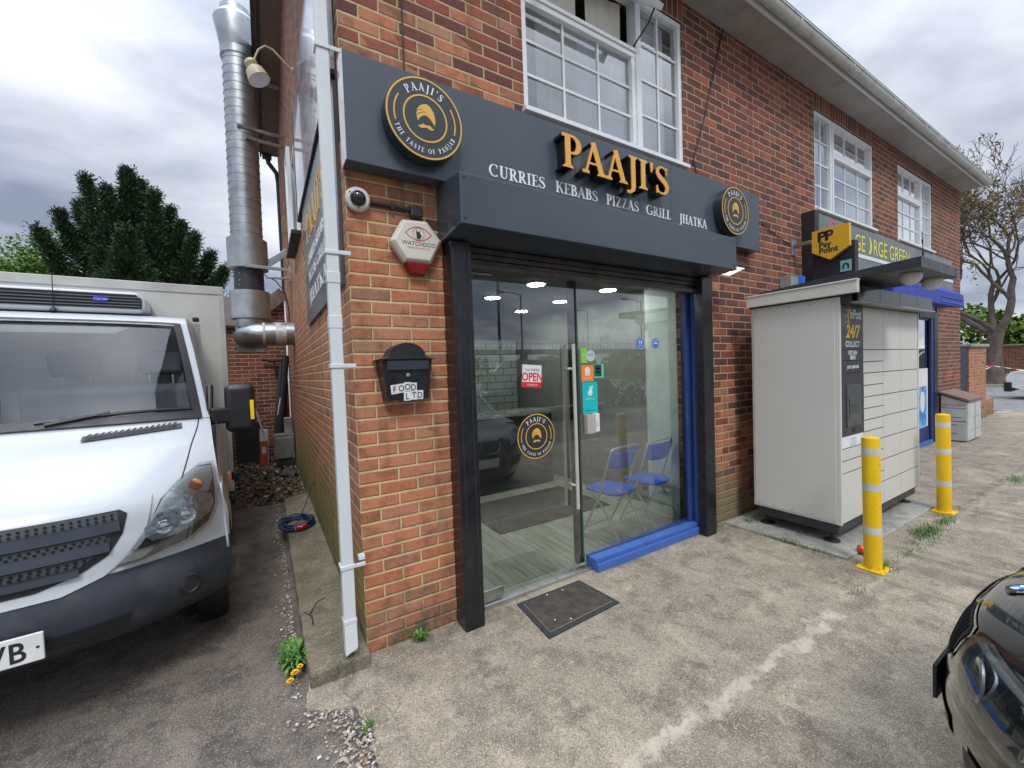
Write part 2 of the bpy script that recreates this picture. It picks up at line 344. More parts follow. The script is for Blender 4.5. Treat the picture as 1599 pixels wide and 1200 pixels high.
# ---------------- sans text from the built-in font
def text(s, size, mapf, u, v, m, name, parent, depth=.002, align='CENTER', bold=0, d0=0, sx=1, rot=0, spacing=1, shear=0):
    cu = bpy.data.curves.new('t', 'FONT'); cu.body = s; cu.size = size; cu.align_x = align; cu.offset = bold; cu.space_character = spacing; cu.shear = shear
    cu.resolution_u = 3
    ob = bpy.data.objects.new('t', cu); COL.objects.link(ob)
    dg = bpy.context.evaluated_depsgraph_get(); me = bpy.data.meshes.new_from_object(ob.evaluated_get(dg))
    mb = MB(); c, sn = cos(rot), sin(rot)
    P = [((p.co.x*sx)*c-p.co.y*sn, (p.co.x*sx)*sn+p.co.y*c) for p in me.vertices]
    mb.add([mapf(u+a, v+b, d0+depth) for a, b in P], [tuple(p.vertices) for p in me.polygons])
    bpy.data.objects.remove(ob); bpy.data.curves.remove(cu); bpy.data.meshes.remove(me)
    return mb.build(name, m, parent)
# ---------------- serif capitals drawn as strokes (cap height 1)
TK, TN = .17, .07
def _bar(x, y0, y1, w=TK): return [(x-w/2, y0), (x+w/2, y0), (x+w/2, y1), (x-w/2, y1)]
def _ser(x, y, w=.34, top=False):
    h = .055; k = .04
    if top: return [(x-w/2, y), (x+w/2, y), (x+w/2, y-h*.6), (x+.1, y-h-k), (x-.1, y-h-k), (x-w/2, y-h*.6)]
    return [(x-w/2, y), (x+w/2, y), (x+w/2, y+h*.6), (x+.1, y+h+k), (x-.1, y+h+k), (x-w/2, y+h*.6)]
def _str(pts, ws):
    L_ = []; R_ = []; n = len(pts)
    for i, (x, y) in enumerate(pts):
        a = pts[max(i-1, 0)]; b = pts[min(i+1, n-1)]; dx, dy = b[0]-a[0], b[1]-a[1]; l = sqrt(dx*dx+dy*dy) or 1
        w = ws[i] if isinstance(ws, list) else ws; L_.append((x-dy/l*w/2, y+dx/l*w/2)); R_.append((x+dy/l*w/2, y-dx/l*w/2))
    return [[L_[i], L_[i+1], R_[i+1], R_[i]] for i in range(n-1)]
def _arc(cx, cy, rx, ry, a0, a1, n=14, tk=TK, tn=TN):
    P = []; Wd = []
    for i in range(n+1):
        t = radians(a0+(a1-a0)*i/n); P.append((cx+rx*cos(t), cy+ry*sin(t))); Wd.append(tn+(tk-tn)*abs(cos(t))**1.5)
    return _str(P, Wd)
def _bowl(y0, y1, x, rx): cy, ry = (y0+y1)/2, (y1-y0)/2; return _str([(.2, y1), (x, y1)], TN)+_arc(x, cy, rx, ry, 90, -90)+_str([(x, y0), (.2, y0)], TN)
def _S():
    P = []; Wd = []
    for i in range(25):
        t = i/24; a = radians(35+t*235) if t < .5 else 0
    pts = [(.50, .80), (.46, .91), (.33, .965), (.2, .93), (.12, .83), (.12, .72), (.2, .61), (.33, .52), (.46, .42), (.53, .3), (.52, .17), (.43, .06), (.3, .03), (.16, .07), (.09, .2)]
    wd = [.06, .06, .07, .08, .12, .15, .18, .19, .19, .17, .13, .09, .07, .06, .06]
    return _str(pts, wd)+[[(.47, .72), (.53, .72), (.55, .97), (.49, .97)], [(.06, .28), (.12, .28), (.11, .02), (.05, .02)]]
GL = {
 'I': (.40, [_bar(.2, 0, 1), _ser(.2, 0), _ser(.2, 1, top=True)]),
 'P': (.66, [_bar(.2, 0, 1), _ser(.2, 0), _ser(.12, 1, .2, True)]+_bowl(.46, .965, .34, .22)),
 'R': (.76, [_bar(.2, 0, 1), _ser(.2, 0), _ser(.12, 1, .2, True)]+_bowl(.50, .965, .34, .21)+_str([(.36, .5), (.66, .03)], TK)+[[(.56, 0), (.78, 0), (.78, .04), (.6, .08)]]),
 'B': (.70, [_bar(.2, 0, 1), _ser(.12, 0, .2), _ser(.12, 1, .2, True)]+_bowl(.53, .965, .33, .18)+_bowl(.035, .53, .36, .22)),
 'A': (.78, _str([(.38, .98), (.10, .02)], TN)+_str([(.36, 1), (.66, .02)], TK)+[[(.2, .3), (.55, .3), (.55, .36), (.2, .36)], _ser(.10, 0, .24), _ser(.66, 0, .32)]),
 'J': (.42, [_bar(.24, -.02, 1), _ser(.24, 1, top=True)]+_str([(.24, .02), (.22, -.12), (.12, -.22), (-.02, -.22)], [TK, .14, .09, .1])),
 'S': (.62, _S()),
 'C': (.78, _arc(.42, .5, .36, .465, 48, 312, 22)+[[(.63, .70), (.69, .70), (.70, .97), (.65, .97)]]),
 'G': (.84, _arc(.42, .5, .36, .465, 48, 300, 22)+[[(.63, .70), (.69, .70), (.70, .97), (.65, .97)], _bar(.70, .04, .42), _ser(.68, .46, .3, True)]),
 'O': (.88, _arc(.43, .5, .36, .465, 0, 360, 28)),
 'U': (.80, [_bar(.2, .3, 1), _ser(.2, 1, top=True), _bar(.64, .3, 1, TN), _ser(.64, 1, .26, True)]+_str([(.2, .31), (.22, .15), (.33, .05), (.46, .04), (.58, .12), (.64, .31)], [TK, .15, .1, .08, TN, TN])),
 'E': (.64, [_bar(.2, 0, 1), _ser(.12, 0, .2), _ser(.12, 1, .2, True), [(.2, .94), (.58, .94), (.58, 1), (.2, 1)], [(.2, 0), (.6, 0), (.6, .06), (.2, .06)], [(.2, .48), (.46, .48), (.46, .54), (.2, .54)], [(.54, .8), (.585, .8), (.59, .95), (.55, .95)], [(.57, .05), (.6, .05), (.63, .22), (.59, .22)], [(.44, .42), (.475, .42), (.475, .6), (.44, .6)]]),
 'F': (.60, [_bar(.2, 0, 1), _ser(.2, 0), _ser(.12, 1, .2, True), [(.2, .94), (.56, .94), (.56, 1), (.2, 1)], [(.2, .48), (.46, .48), (.46, .54), (.2, .54)], [(.52, .8), (.565, .8), (.57, .95), (.53, .95)], [(.44, .42), (.475, .42), (.475, .6), (.44, .6)]]),
 'L': (.62, [_bar(.2, 0, 1), _ser(.12, 0, .2), _ser(.2, 1, top=True), [(.2, 0), (.56, 0), (.56, .06), (.2, .06)], [(.54, .05), (.57, .05), (.61, .25), (.57, .25)]]),
 'H': (.88, [_bar(.2, 0, 1), _ser(.2, 0), _ser(.2, 1, top=True), _bar(.68, 0, 1), _ser(.68, 0), _ser(.68, 1, top=True), [(.2, .47), (.68, .47), (.68, .53), (.2, .53)]]),
 'K': (.80, [_bar(.2, 0, 1), _ser(.2, 0), _ser(.2, 1, top=True)]+_str([(.64, .97), (.26, .45)], TN)+_str([(.38, .6), (.68, .03)], TK)+[[(.56, 1), (.76, 1), (.76, .96), (.6, .93)], [(.58, 0), (.82, 0), (.82, .04), (.62, .08)]]),
 'T': (.70, [_bar(.35, 0, .96), _ser(.35, 0), [(.04, .94), (.66, .94), (.66, 1), (.04, 1)], [(.04, .76), (.075, .76), (.11, .95), (.04, .95)], [(.625, .76), (.66, .76), (.66, .95), (.59, .95)]]),
 'Z': (.70, _str([(.56, .96), (.12, .03)], TK)+[[(.1, .94), (.62, .94), (.62, 1), (.1, 1)], [(.06, 0), (.64, 0), (.64, .06), (.06, .06)], [(.1, .78), (.135, .78), (.17, .95), (.1, .95)], [(.61, .05), (.64, .05), (.67, .24), (.63, .24)]]),
 'N': (.88, [_bar(.17, 0, 1, TN), _bar(.70, 0, 1, TN), _ser(.17, 0, .26), _ser(.70, 1, .26, True), _ser(.12, 1, .2, True)]+_str([(.17, .97), (.70, .03)], TK)),
 "'": (.24, [[(.06, 1), (.2, 1), (.15, .68), (.1, .66)]]),
 ' ': (.45, []),
}
def serif(mb, s, cap, mapf, u, v, d0, d1, width=None, arc=None, gap=.03, sx=1):
    """lay letters along +u from (u,v) (width fits them), or round a circle: arc=(cx,cy,r,centre angle,dirn)"""
    adv = [(GL[c][0]+gap)*cap*sx for c in s]; tot = sum(adv)
    if width: sx *= width/tot; adv = [a*width/tot for a in adv]; tot = width
    x = 0; q = 0
    for c, a in zip(s, adv):
        for poly in GL[c][1]:
            q += 1; pts = [(px*cap*sx, py*cap) for px, py in poly]
            if arc:
                cx, cy, r, ca, dr = arc; al = ca-dr*((x+a/2-tot/2)/r); pp = []
                ux, uy = (sin(al), -cos(al)) if dr > 0 else (-sin(al), cos(al)); nx, ny = (cos(al), sin(al)) if dr > 0 else (-cos(al), -sin(al))
                for px, py in pts:
                    lx = px-a/2; pp.append((cx+r*cos(al)+ux*lx+nx*py, cy+r*sin(al)+uy*lx+ny*py))
                pts = pp
            else: pts = [(u+x+px, v+py) for px, py in pts]
            e = (q % 7)*.00012
            mb.prism(pts, mapf, d0, d1+e)
        x += a
    return tot
TURB = [(-.62, -.12), (-.66, .1), (-.6, .42), (-.42, .68), (-.15, .86), (.12, .92), (.38, .78), (.58, .5), (.68, .15), (.70, -.2), (.62, -.42), (.46, -.18), (.25, .04), (.02, .14), (-.2, .08), (-.42, -.1), (-.56, -.34)]
MOUS = [(-.52, -.62), (-.4, -.58), (-.22, -.44), (-.04, -.5), (.1, -.5), (.26, -.44), (.42, -.58), (.58, -.66), (.5, -.74), (.34, -.76), (.16, -.7), (.02, -.64), (-.12, -.7), (-.3, -.76), (-.46, -.74), (-.58, -.66)]
def emblem(cx, cy, r, mapf, d, gold, white, darkm, parent, thin=.0012):
    g = MB(); k = r/.235
    for r0, r1, a0, a1, nn in ((.945, .985, 0, 2*pi, 48), (.535, .575, 0, 2*pi, 48), (.77, .805, radians(148), radians(196), 12), (.77, .805, radians(-16), radians(32), 12)):
        g = MB(); ring(g, cx, cy, r*r0, r*r1, mapf, d, d+thin, a0, a1, nn); g.build('emblem_ring', gold, parent)
    g = MB(); g.prism([(cx+x*r*.36, cy+y*r*.36+r*.03) for x, y in TURB], mapf, d, d+thin); g.build('turban', gold, parent)
    g = MB(); g.prism([(cx+x*r*.36, cy+y*r*.36+r*.02) for x, y in MOUS], mapf, d, d+thin); g.build('moustache', gold, parent)
    c = MB()
    for ps in ([(-.64, .0), (-.45, .2), (-.2, .33), (.02, .36)], [(-.64, .26), (-.45, .42), (-.2, .5)]):
        for i, q in enumerate(_str([(cx+x*r*.36, cy+y*r*.36+r*.03) for x, y in ps], r*.009)): c.prism(q, mapf, d, d+thin+.0006+i*.0001)
    c.build('turban_fold', darkm, parent)
    w = MB(); serif(w, "PAAJI'S", r*.19, mapf, 0, 0, d, d+thin, arc=(cx, cy, r*.66, pi/2, 1), gap=.2, sx=.95)
    serif(w, "THE TASTE OF PANJAB", r*.115, mapf, 0, 0, d, d+thin, arc=(cx, cy, r*.85, -pi/2, -1), gap=.36, sx=.9)
    w.build('lettering', white, parent)
# ------------------------------------------------------------------ common materials
WHITE = mat('white_upvc', (.72, .75, .77), .35, var=.05, dirt=((.35, .35, .31), 3, .62, .4))
BLK = mat('black_paint', (.012, .013, .016), .28, var=.3, rvar=.08, dirt=((.05, .05, .05), 9, .62, .5))
BLKM = mat('black_matt', (.02, .021, .024), .6, var=.3)
GOLD = mat('gold_face', (.70, .37, .055), .4, var=.05); GOLDF = mat('gold_vinyl', (.68, .40, .07), .45, var=.05)
LWHT = mat('white_vinyl', (.75, .78, .8), .45, var=.03)
FASC = mat('fascia_grey', (.060, .078, .100), .26, var=.12, scale=1.2, rvar=.05, dirt=((.10, .115, .13), 2, .6, .3))
FASG = mat('shutter_box_grey', (.055, .070, .088), .14, var=.1, scale=1.5, rvar=.05, bump=.02, bscale=3)
BLUE = mat('blue_frame', (.05, .13, .40), .38, var=.08, dirt=((.08, .12, .25), 8, .62, .35))
NAVY = mat('navy_frame', (.012, .03, .13), .4, var=.15)
GALV = mat('galvanised', (.40, .43, .45), .36, .85, var=.18, scale=4, rvar=.1, dirt=((.22, .22, .21), 7, .58, .5), bump=.15, bscale=12)
STEEL = mat('brushed_steel', (.55, .53, .50), .28, 1, var=.06); SATIN = mat('satin_steel', (.62, .60, .56), .38, .35, var=.04)
SHOPG = glassmat('shop_glass', (.94, .99, .965), 3.1, .035, wob=.015)
WING = glassmat('window_glass', (.92, .95, .97), 2.8, .12, wob=.04)
INTW = mat('interior_white', (.55, .57, .55), .6, var=.05)
INTG = mat('interior_grey', (.16, .16, .155), .7, var=.1)
SOFF = mat('soffit', (.36, .35, .33), .6, var=.12, scale=3, dirt=((.2, .18, .15), 4, .55, .5))
SOFB = mat('soffit_brown', (.16, .12, .10), .7, var=.15, scale=5)
GUTM = mat('gutter_grey', (.55, .58, .55), .4, var=.1, dirt=((.2, .2, .17), 6, .55, .6))
ALUM = mat('threshold_alu', (.5, .5, .5), .35, .9, var=.1)
TILE = mat('roof_tile', (.065, .045, .04), .8, var=.3, bump=.3, bscale=20)
def curtmat(name, c, folds):
    k = NB(name); k.base(k.ramp(k.noise(3, 3), (.3, tuple(x*.85 for x in c)), (.7, c))); k.rough(.9)
    w = k.n('ShaderNodeTexWave'); w.inputs['Scale'].default_value = folds; w.inputs['Distortion'].default_value = 2.2; w.inputs['Detail'].default_value = 2
    k.l(k.pos, w.inputs['Vector']); k.bump(w.outputs[1], .4, .02); return k.m
CURT = curtmat('curtain', (.78, .75, .65), 4); NET = curtmat('net_curtain', (.9, .92, .95), 9)
# ------------------------------------------------------------------ setting: ground
g = MB(); g.cur = 0; g.add([(-400, -400, -.02), (400, -400, -.02), (400, 400, -.02), (-400, 400, -.02)], [(0, 1, 2, 3)])
tag(g.build('ground', ASPH), kind='structure')
# forecourt slab with an uneven edge beside the gravel
rnd = random.Random(4)
edge = [(-.02, .02), (-.30, -.02), (-.315, -.10), (-.33, -.24), (-.22, -.30), (-.13, -.34), (-.09, -.55), (-.10, -.75), (-.07, -1.1), (-.12, -1.6), (-.1, -2.4), (-.2, -4.5)]
pts = edge+[(17.2, -4.5), (17.2, .3), (12.2, .3), (12, .02)]
g = MB(); dense = []
for i in range(len(pts)):
    a, b = pts[i], pts[(i+1) % len(pts)]
    n = 7 if i < 11 and i > 1 else 1
    for j in range(n): dense.append((a[0]+(b[0]-a[0])*j/n+(rnd.uniform(-.008, .008) if j else 0), a[1]+(b[1]-a[1])*j/n))
g.prism(dense, lambda u, v, d: (u, v, d), -.03, .0)
tag(g.build('forecourt', CONC), kind='structure')
g = MB(); g.box(17.25, 30, -60, 60, -.018, -.012)
ROADM = groundmat('road_asphalt', (.17, .17, .17), (.22, .22, .22), (.25, .25, .25), .5); tag(g.build('road', ROADM), kind='structure')
g = MB(); g.box(17.1, 17.25, -60, 60, -.03, .02); g.box(30, 30.15, -60, 60, -.03, .09); tag(g.build('kerb', PAVE, bevel=.01), kind='structure')
GRASS = mat('grass', (.07, .13, .025), .9, var=.5, scale=3, bump=.6, bscale=40)
g = MB(); g.grid(lambda a, b: (30.15+a*3.7, -60+b*120, .07+.05*mnoise.noise((a*4, b*60, 0))+.2*a), 6, 120); tag(g.build('verge', GRASS), kind='structure')
# ledge along the side wall
th = thing('concrete_plinth', 'low mossy concrete ledge along the foot of the side wall', 'ledge', (-.15, 2, 0))
g = MB(); n = 60
outl = [(-.0005, -.10)]+[(-.305+.012*mnoise.noise((i*.4, 0, 3))+.02*max(0, i-30)/30, -.10-.03*0+i*.062) for i in range(n)]+[(-.0005, 3.66)]
g.prism(outl, lambda u, v, d: (u, v, d), -.015, .075); g.build('slab', LEDGE, th, bevel=.012)
# locker pad
g = MB(); g.prism([(3.42, -.05), (3.46, -1.04), (5.7, -1.06), (5.72, -.05)], lambda u, v, d: (u, v, d), -.01, .022); tag(g.build('concrete_pad', PAVE, bevel=.008), 'pale concrete pad under the cream parcel locker', 'pad')
# ------------------------------------------------------------------ main building
B = thing('shop_building', 'two storey red brick building with grey fascias and white upstairs windows', 'building', (0, 0, 0))
XR, ZT, YB = 11.9, 4.94, 6.9
WINS = [(1.215, 2.98, 3.435, 4.72), (5.55, 7.40, 3.50, 4.72), (8.39, 10.10, 3.50, 4.70)]
DOORS = [(.69, 3.105, 0, 2.55), (6.2, 10.38, 0, 2.62)]
def wall_front():
    xs = sorted({0, XR}|{a for w in WINS+DOORS for a in w[:2]}); zs = sorted({-.05, ZT, 2.9}|{a for w in WINS+DOORS for a in w[2:] if a > 0})
    g = MB()
    for i in range(len(xs)-1):
        for j in range(len(zs)-1):
            cx, cz = (xs[i]+xs[i+1])/2, (zs[j]+zs[j+1])/2
            if any(a < cx < b and c < cz < d for a, b, c, d in WINS+DOORS): continue
            g.quad((xs[i], 0, zs[j]), (xs[i+1], 0, zs[j]), (xs[i+1], 0, zs[j+1]), (xs[i], 0, zs[j+1]))
    for a, b, c, d in WINS+DOORS:        # reveals
        y1 = .22
        g.quad((a, 0, c), (a, y1, c), (a, y1, d), (a, 0, d)); g.quad((b, 0, c), (b, 0, d), (b, y1, d), (b, y1, c))
        g.quad((a, 0, d), (a, y1, d), (b, y1, d), (b, 0, d))
        if c > 1: g.quad((a, 0, c), (b, 0, c), (b, y1, c), (a, y1, c))
    return g
wall_front().build('front_wall', BR, B)
g = MB(); g.quad((3.22, -.0015, -.05), (3.9, -.0015, -.05), (3.9, -.0015, .66), (3.22, -.0015, .66)); g.build('damp_patch', BRR, B)
# gable side wall: polygon with window hole built from strips
SW = (2.75, 3.75, 3.25, 4.45)
def gz(y): return 4.94+max(0, y+.1)*.72 if y < 2.6 else 6.885-(y-2.6)*.206
g = MB(); ys = [0, .6, 1.2, 1.8, 2.2, 2.6, SW[0], SW[1], 4.6, 5.4, 6.2, YB]
for i in range(len(ys)-1):
    a, b = ys[i], ys[i+1]
    if a == SW[0]:
        g.quad((0, b, -.05), (0, a, -.05), (0, a, SW[2]), (0, b, SW[2])); g.quad((0, b, SW[3]), (0, a, SW[3]), (0, a, gz(a)), (0, b, gz(b)))
    else: g.quad((0, b, -.05), (0, a, -.05), (0, a, gz(a)), (0, b, gz(b)))
g.quad((0, SW[0], SW[2]), (0, SW[0], SW[3]), (.2, SW[0], SW[3]), (.2, SW[0], SW[2])); g.quad((0, SW[1], SW[2]), (.2, SW[1], SW[2]), (.2, SW[1], SW[3]), (0, SW[1], SW[3]))
g.build('side_wall', BR, B)
g = MB(); g.quad((0, YB, -.05), (XR, YB, -.05), (XR, YB, 6.0), (0, YB, 6.0)); g.quad((XR, 0, -.05), (XR, YB, -.05), (XR, YB, 6), (XR, 0, ZT)); g.build('rear_wall', BRB, B)
# soldier lintels
for (a, b, c, d) in WINS:
    g = MB(); g.box(a-.02, b+.02, -.003, .1, d, ZT-.002 if d > 4.7 else ZT-.002); g.build('brick_lintel', BRS, B)
# eaves: soffit, fascia board, gutter, roof
g = MB(); g.box(-.3, XR+.02, -.30, -.001, ZT-.02, ZT); g.build('soffit', SOFF, B)
g = MB(); g.box(-.3, XR+.04, -.322, -.3005, ZT-.035, ZT+.12); g.build('fascia_board', WHITE, B, bevel=.003)
def gut(u, v): a = pi+pi*v; return (-.32+u*(XR+.40), -.375+.05*cos(a), ZT+.045+.065*sin(a)+.0)
gu = MB(); gu.grid(gut, 1, 12)
for i in range(8):
    x = 3.0+i*1.25; gu.grid(lambda u, v, x=x: (x+u*.04, -.375+.056*cos(pi+pi*v), ZT+.045+.071*sin(pi+pi*v)), 1, 10)
gu.box(-.32, XR+.08, -.434, -.425, ZT+.037, ZT+.049)
gu.build('gutter', GUTM, B, solid=.004)
g = MB(); g.quad((-.36, -.37, ZT+.12), (XR+.06, -.37, ZT+.12), (XR+.06, 2.6, 7.02), (-.36, 2.6, 7.02)); g.quad((-.36, 2.6, 7.02), (XR+.06, 2.6, 7.02), (XR+.06, YB+.2, 6.12), (-.36, YB+.2, 6.12)); g.build('roof', TILE, B, solid=.06)
g = MB()
for (y0, y1) in ((-.45, 2.6), (2.6, YB+.05)):
    z0, z1 = gz(y0) if y0 > 0 else 4.94, gz(y1 if y1 < YB else YB)
    g.quad((-.27, y0, z0), (0, y0, z0), (0, y1, z1), (-.27, y1, z1))
g.build('verge_soffit', SOFB, B, solid=.012)
g = MB()
for (y0, y1) in ((-.5, 2.6), (2.6, YB+.1)):
    z0, z1 = gz(y0) if y0 > 0 else 4.94, gz(min(y1, YB))
    g.bar((-.285, y0, z0+.05), (-.285, y1, z1+.05), .03, .2)
g.build('barge_board', BLKM, B)
g = MB(); g.box(-.28, -.01, 5.2, 5.26, gz(5.2)-.06, gz(5.2)-.015); g.build('noggin', SOFF, B)
# windows
def glazed(parent, x0, x1, z0, z1, y, cols, rows, fr=.045, name='window', bar=.018, curt=None, hz=None):
    w = MB()
    w.box(x0, x1, y-.05, y+.03, z0, z0+fr); w.box(x0, x1, y-.05, y+.03, z1-fr, z1)
    w.box(x0, x0+fr, y-.048, y+.03, z0+fr, z1-fr); w.box(x1-fr, x1, y-.048, y+.03, z0+fr, z1-fr)
    fo = w.build('window_frame', WHITE, parent, bevel=.004)
    p = MB(); p.quad((x0+fr, y-.01, z0+fr), (x1-fr, y-.01, z0+fr), (x1-fr, y-.01, z1-fr), (x0+fr, y-.01, z1-fr)); p.build('pane', WING, fo)
    b = MB()
    for i in range(1, cols): xx = x0+fr+(x1-x0-2*fr)*i/cols; b.box(xx-bar/2, xx+bar/2, y-.020, y-.012, z0+fr, z1-fr)
    for i in range(1, rows): z_ = z0+fr+(z1-z0-2*fr)*i/rows; b.box(x0+fr, x1-fr, y-.0215, y-.0125, z_-bar/2, z_+bar/2)
    if cols > 1 or rows > 1: b.build('glazing_bar', WHITE, fo)
    return fo
def curtain(x0, x1, z0, z1, y, amp, k, m, parent, name='curtain', ph=0):
    g = MB(); n = int((x1-x0)*60)
    g.grid(lambda u, v: (x0+u*(x1-x0), y+amp*sin(k*(x0+u*(x1-x0))*6.28+ph)*(.6+.4*v)+.3*amp*sin(k*17*(x0+u*(x1-x0))+ph), z0+v*(z1-z0)), n, 2)
    return g.build(name, m, parent, smooth=True)
# window 1
a, b, c, d = WINS[0]
tag(glazed(B, a, 2.37, c, 4.24, .06, 3, 3), 'large fixed lower pane of the nearest upstairs window')
glazed(B, 2.40, b, c, d, .06, 2, 4)
w = MB(); w.box(2.37, 2.40, .0, .1, c, d); w.box(a, 2.37, .0, .1, 4.24, 4.27); w.box(a, 2.37, .0, .1, d-.035, d); w.box(a, a+.04, 0, .1, 4.27, d-.035); w.build('window_frame', WHITE, B, bevel=.003)
# open top vent, hinged at the head and pushed out
v0 = Vector((0, .02, d-.03)); dv = Vector((0, -.30, -.30))
w = MB()
def vp(x, t): q = v0+dv*t; return Vector((x, q.y, q.z))
for (t0, t1, x0, x1) in ((0, .12, a+.03, 2.36), (.88, 1, a+.03, 2.36)): w.obox(((x0+x1)/2, (vp(0, t0).y+vp(0, t1).y)/2, (vp(0, t0).z+vp(0, t1).z)/2), ((x1-x0)/2, 0, 0), dv*((t1-t0)/2), Vector((0, -.7, .7))*.02)
for (x0, x1) in ((a+.03, a+.08), (2.31, 2.36)): w.obox(((x0+x1)/2, vp(0, .5).y, vp(0, .5).z), ((x1-x0)/2, 0, 0), dv*.379, Vector((0, -.7, .7))*.0195)
vf = w.build('window_vent', WHITE, B, bevel=.003); p = MB(); p.quad(vp(a+.08, .12), vp(2.31, .12), vp(2.31, .88), vp(a+.08, .88)); p.build('pane', WING, vf)
w = MB(); w.tube([(2.35, .03, 4.28), (2.352, -.14, 4.36), (2.345, -.22, 4.44)], .007, 6); w.build('stay', BLKM, B)
curtain(1.42, 1.80, 3.45, 4.68, .115, .014, 1.6, CURT, B); curtain(1.78, 2.36, 3.45, 4.22, .105, .010, 1.3, NET, B, 'curtain', 1); curtain(1.95, 2.30, 4.2, 4.68, .13, .02, 1.5, CURT, B, 'curtain', 2)
curtain(2.42, 2.84, 3.45, 4.68, .105, .012, 1.4, NET, B, 'curtain', .5)
# windows 2, 3
a, b, c, d = WINS[1]; glazed(B, a, 6.07, c, d, .06, 2, 4); glazed(B, 6.09, b, c, 4.30, .06, 3, 3); glazed(B, 6.09, b, 4.30, d, .06, 3, 1)
curtain(a+.03, b-.12, c, d-.02, .105, .010, 2.5, NET, B, 'net_curtain')
a, b, c, d = WINS[2]; glazed(B, a, 9.55, c, 4.26, .06, 3, 3); glazed(B, a, 9.55, 4.26, d, .06, 3, 1); glazed(B, 9.57, b, c, d, .06, 2, 4)
curtain(a+.05, b-.1, c, d-.02, .105, .010, 2.5, NET, B, 'net_curtain', 1)
for (a, b, c, d) in WINS:
    w = MB(); w.box(a-.02, b+.02, -.05, .03, c-.035, c-.002); w.build('window_sill', WHITE, B, bevel=.004)
    w = MB(); w.box(a, b, .55, .56, c, d); w.box(a, b, .22, .55, d-.01, d); w.box(a, b, .22, .55, c, c+.01); w.build('room_back', INTG, B)
# side window (seen edge on) with an open casement standing out from the wall
y0, y1, z0, z1 = SW
w = MB()
for q in ((y0, y1, z0, z0+.06), (y0, y1, z1-.06, z1)): w.box(.0, .08, q[0], q[1], q[2], q[3])
for q in ((y0, y0+.06), (y1-.06, y1), (3.2, 3.27)): w.box(.001, .079, q[0], q[1], z0+.06, z1-.06)
wf = w.build('window_frame', WHITE, B, bevel=.004); p = MB(); p.quad((.04, y0, z0), (.04, y1, z0), (.04, y1, z1), (.04, y0, z1)); p.build('pane', WING, wf)
w = MB(); w.box(-.10, .0, y0-.05, y1+.05, z0-.04, z0-.002); w.build('window_sill', BLKM, B)
w = MB(); fr = .05
for q in ((3.27, 3.70, z0+.02, z0+.07), (3.27, 3.70, z1-.07, z1-.02), (3.27, 3.32, z0+.07, z1-.07), (3.65, 3.70, z0+.07, z1-.07)): w.box(-.075, -.035, *q)
cs_ = w.build('window_casement', WHITE, B, bevel=.004); p = MB(); p.quad((-.055, 3.32, z0+.07), (-.055, 3.65, z0+.07), (-.055, 3.65, z1-.07), (-.055, 3.32, z1-.07)); p.build('pane', WING, cs_)
w = MB(); w.quad((.5, 2, 2.6), (.5, 5, 2.6), (.5, 5, 5), (.5, 2, 5)); w.build('room_back', INTG, B)
# ------------------------------------------------------------------ shopfront (part of the building)
FX = FRONT
w = MB(); w.box(3.066, 3.100, .0, .07, .075, 2.335); w.build('shopfront_jamb', BLUE, B, bevel=.004); w = MB(); w.box(2.99, 3.0655, .030, .095, .075, 2.335); w.build('shopfront_jamb', mat('blue_inner', (.025, .055, .2), .45), B, bevel=.004)
w = MB(); w.box(.69, 3.104, .005, .09, 2.335, 2.42); w.build('shopfront_head', NAVY, B, bevel=.004)
w = MB(); w.box(1.725, 3.075, -.055, .0, -.01, .062); w.box(1.725, 3.075, -.03, .085, .0625, .095); w.box(1.725, 3.075, .0, .085, -.01, .062); w.build('shopfront_sill', BLUE, B, bevel=.004)
w = MB(); w.box(.69, .76, .02, .09, 0.02, 2.334); w.build('shopfront_jamb', BLK, B, bevel=.004)
w = MB(); w.box(.76, 1.724, .012, .085, -.01, .022); w.box(.76, 1.1, .0, .011, -.01, .03); w.build('threshold', ALUM, B, bevel=.003)
# glass door and fixed sidelight
w = MB(); w.quad((.765, .055, .03), (1.655, .055, .03), (1.655, .055, 2.325), (.765, .055, 2.325)); gd = w.build('glass_door', SHOPG, B); gd['label'] = 'frameless glass door with the round emblem on it'
for yy, xx in ((-.0, 1.59), (.125, 1.575)):
    h = MB(); h.tube([(xx, yy-.0, .52), (xx, yy, 1.79)], .014, 12); h.build('door_handle', SATIN, gd, smooth=True)
h = MB()
for z_ in (.70, 1.60): h.tube([(1.59, .0, z_), (1.577, .052, z_)], .009, 8); h.tube([(1.577, .062, z_), (1.575, .125, z_)], .009, 8)
each(h, 'handle_bolt', SATIN, gd, smooth=True)
h = MB(); h.box(.765, .93, .040, .074, .03, .105); h.box(.765, .93, .040, .074, 2.26, 2.325); each(h, 'patch_fitting', STEEL, gd, bevel=.003)
w = MB(); w.quad((1.668, .049, .097), (2.99, .049, .097), (2.99, .049, 2.33), (1.668, .049, 2.33)); sg = w.build('shop_window', SHOPG, B)
w = MB(); w.box(1.666, 1.670, .043, .055, .097, 2.33); w.build('glass_edge', mat('glass_edge', (.05, .12, .09), .15), sg)
w = MB(); w.box(1.665, 1.735, .11, .16, 0.03, 2.34); w.build('mullion', BLKM, B, bevel=.004)
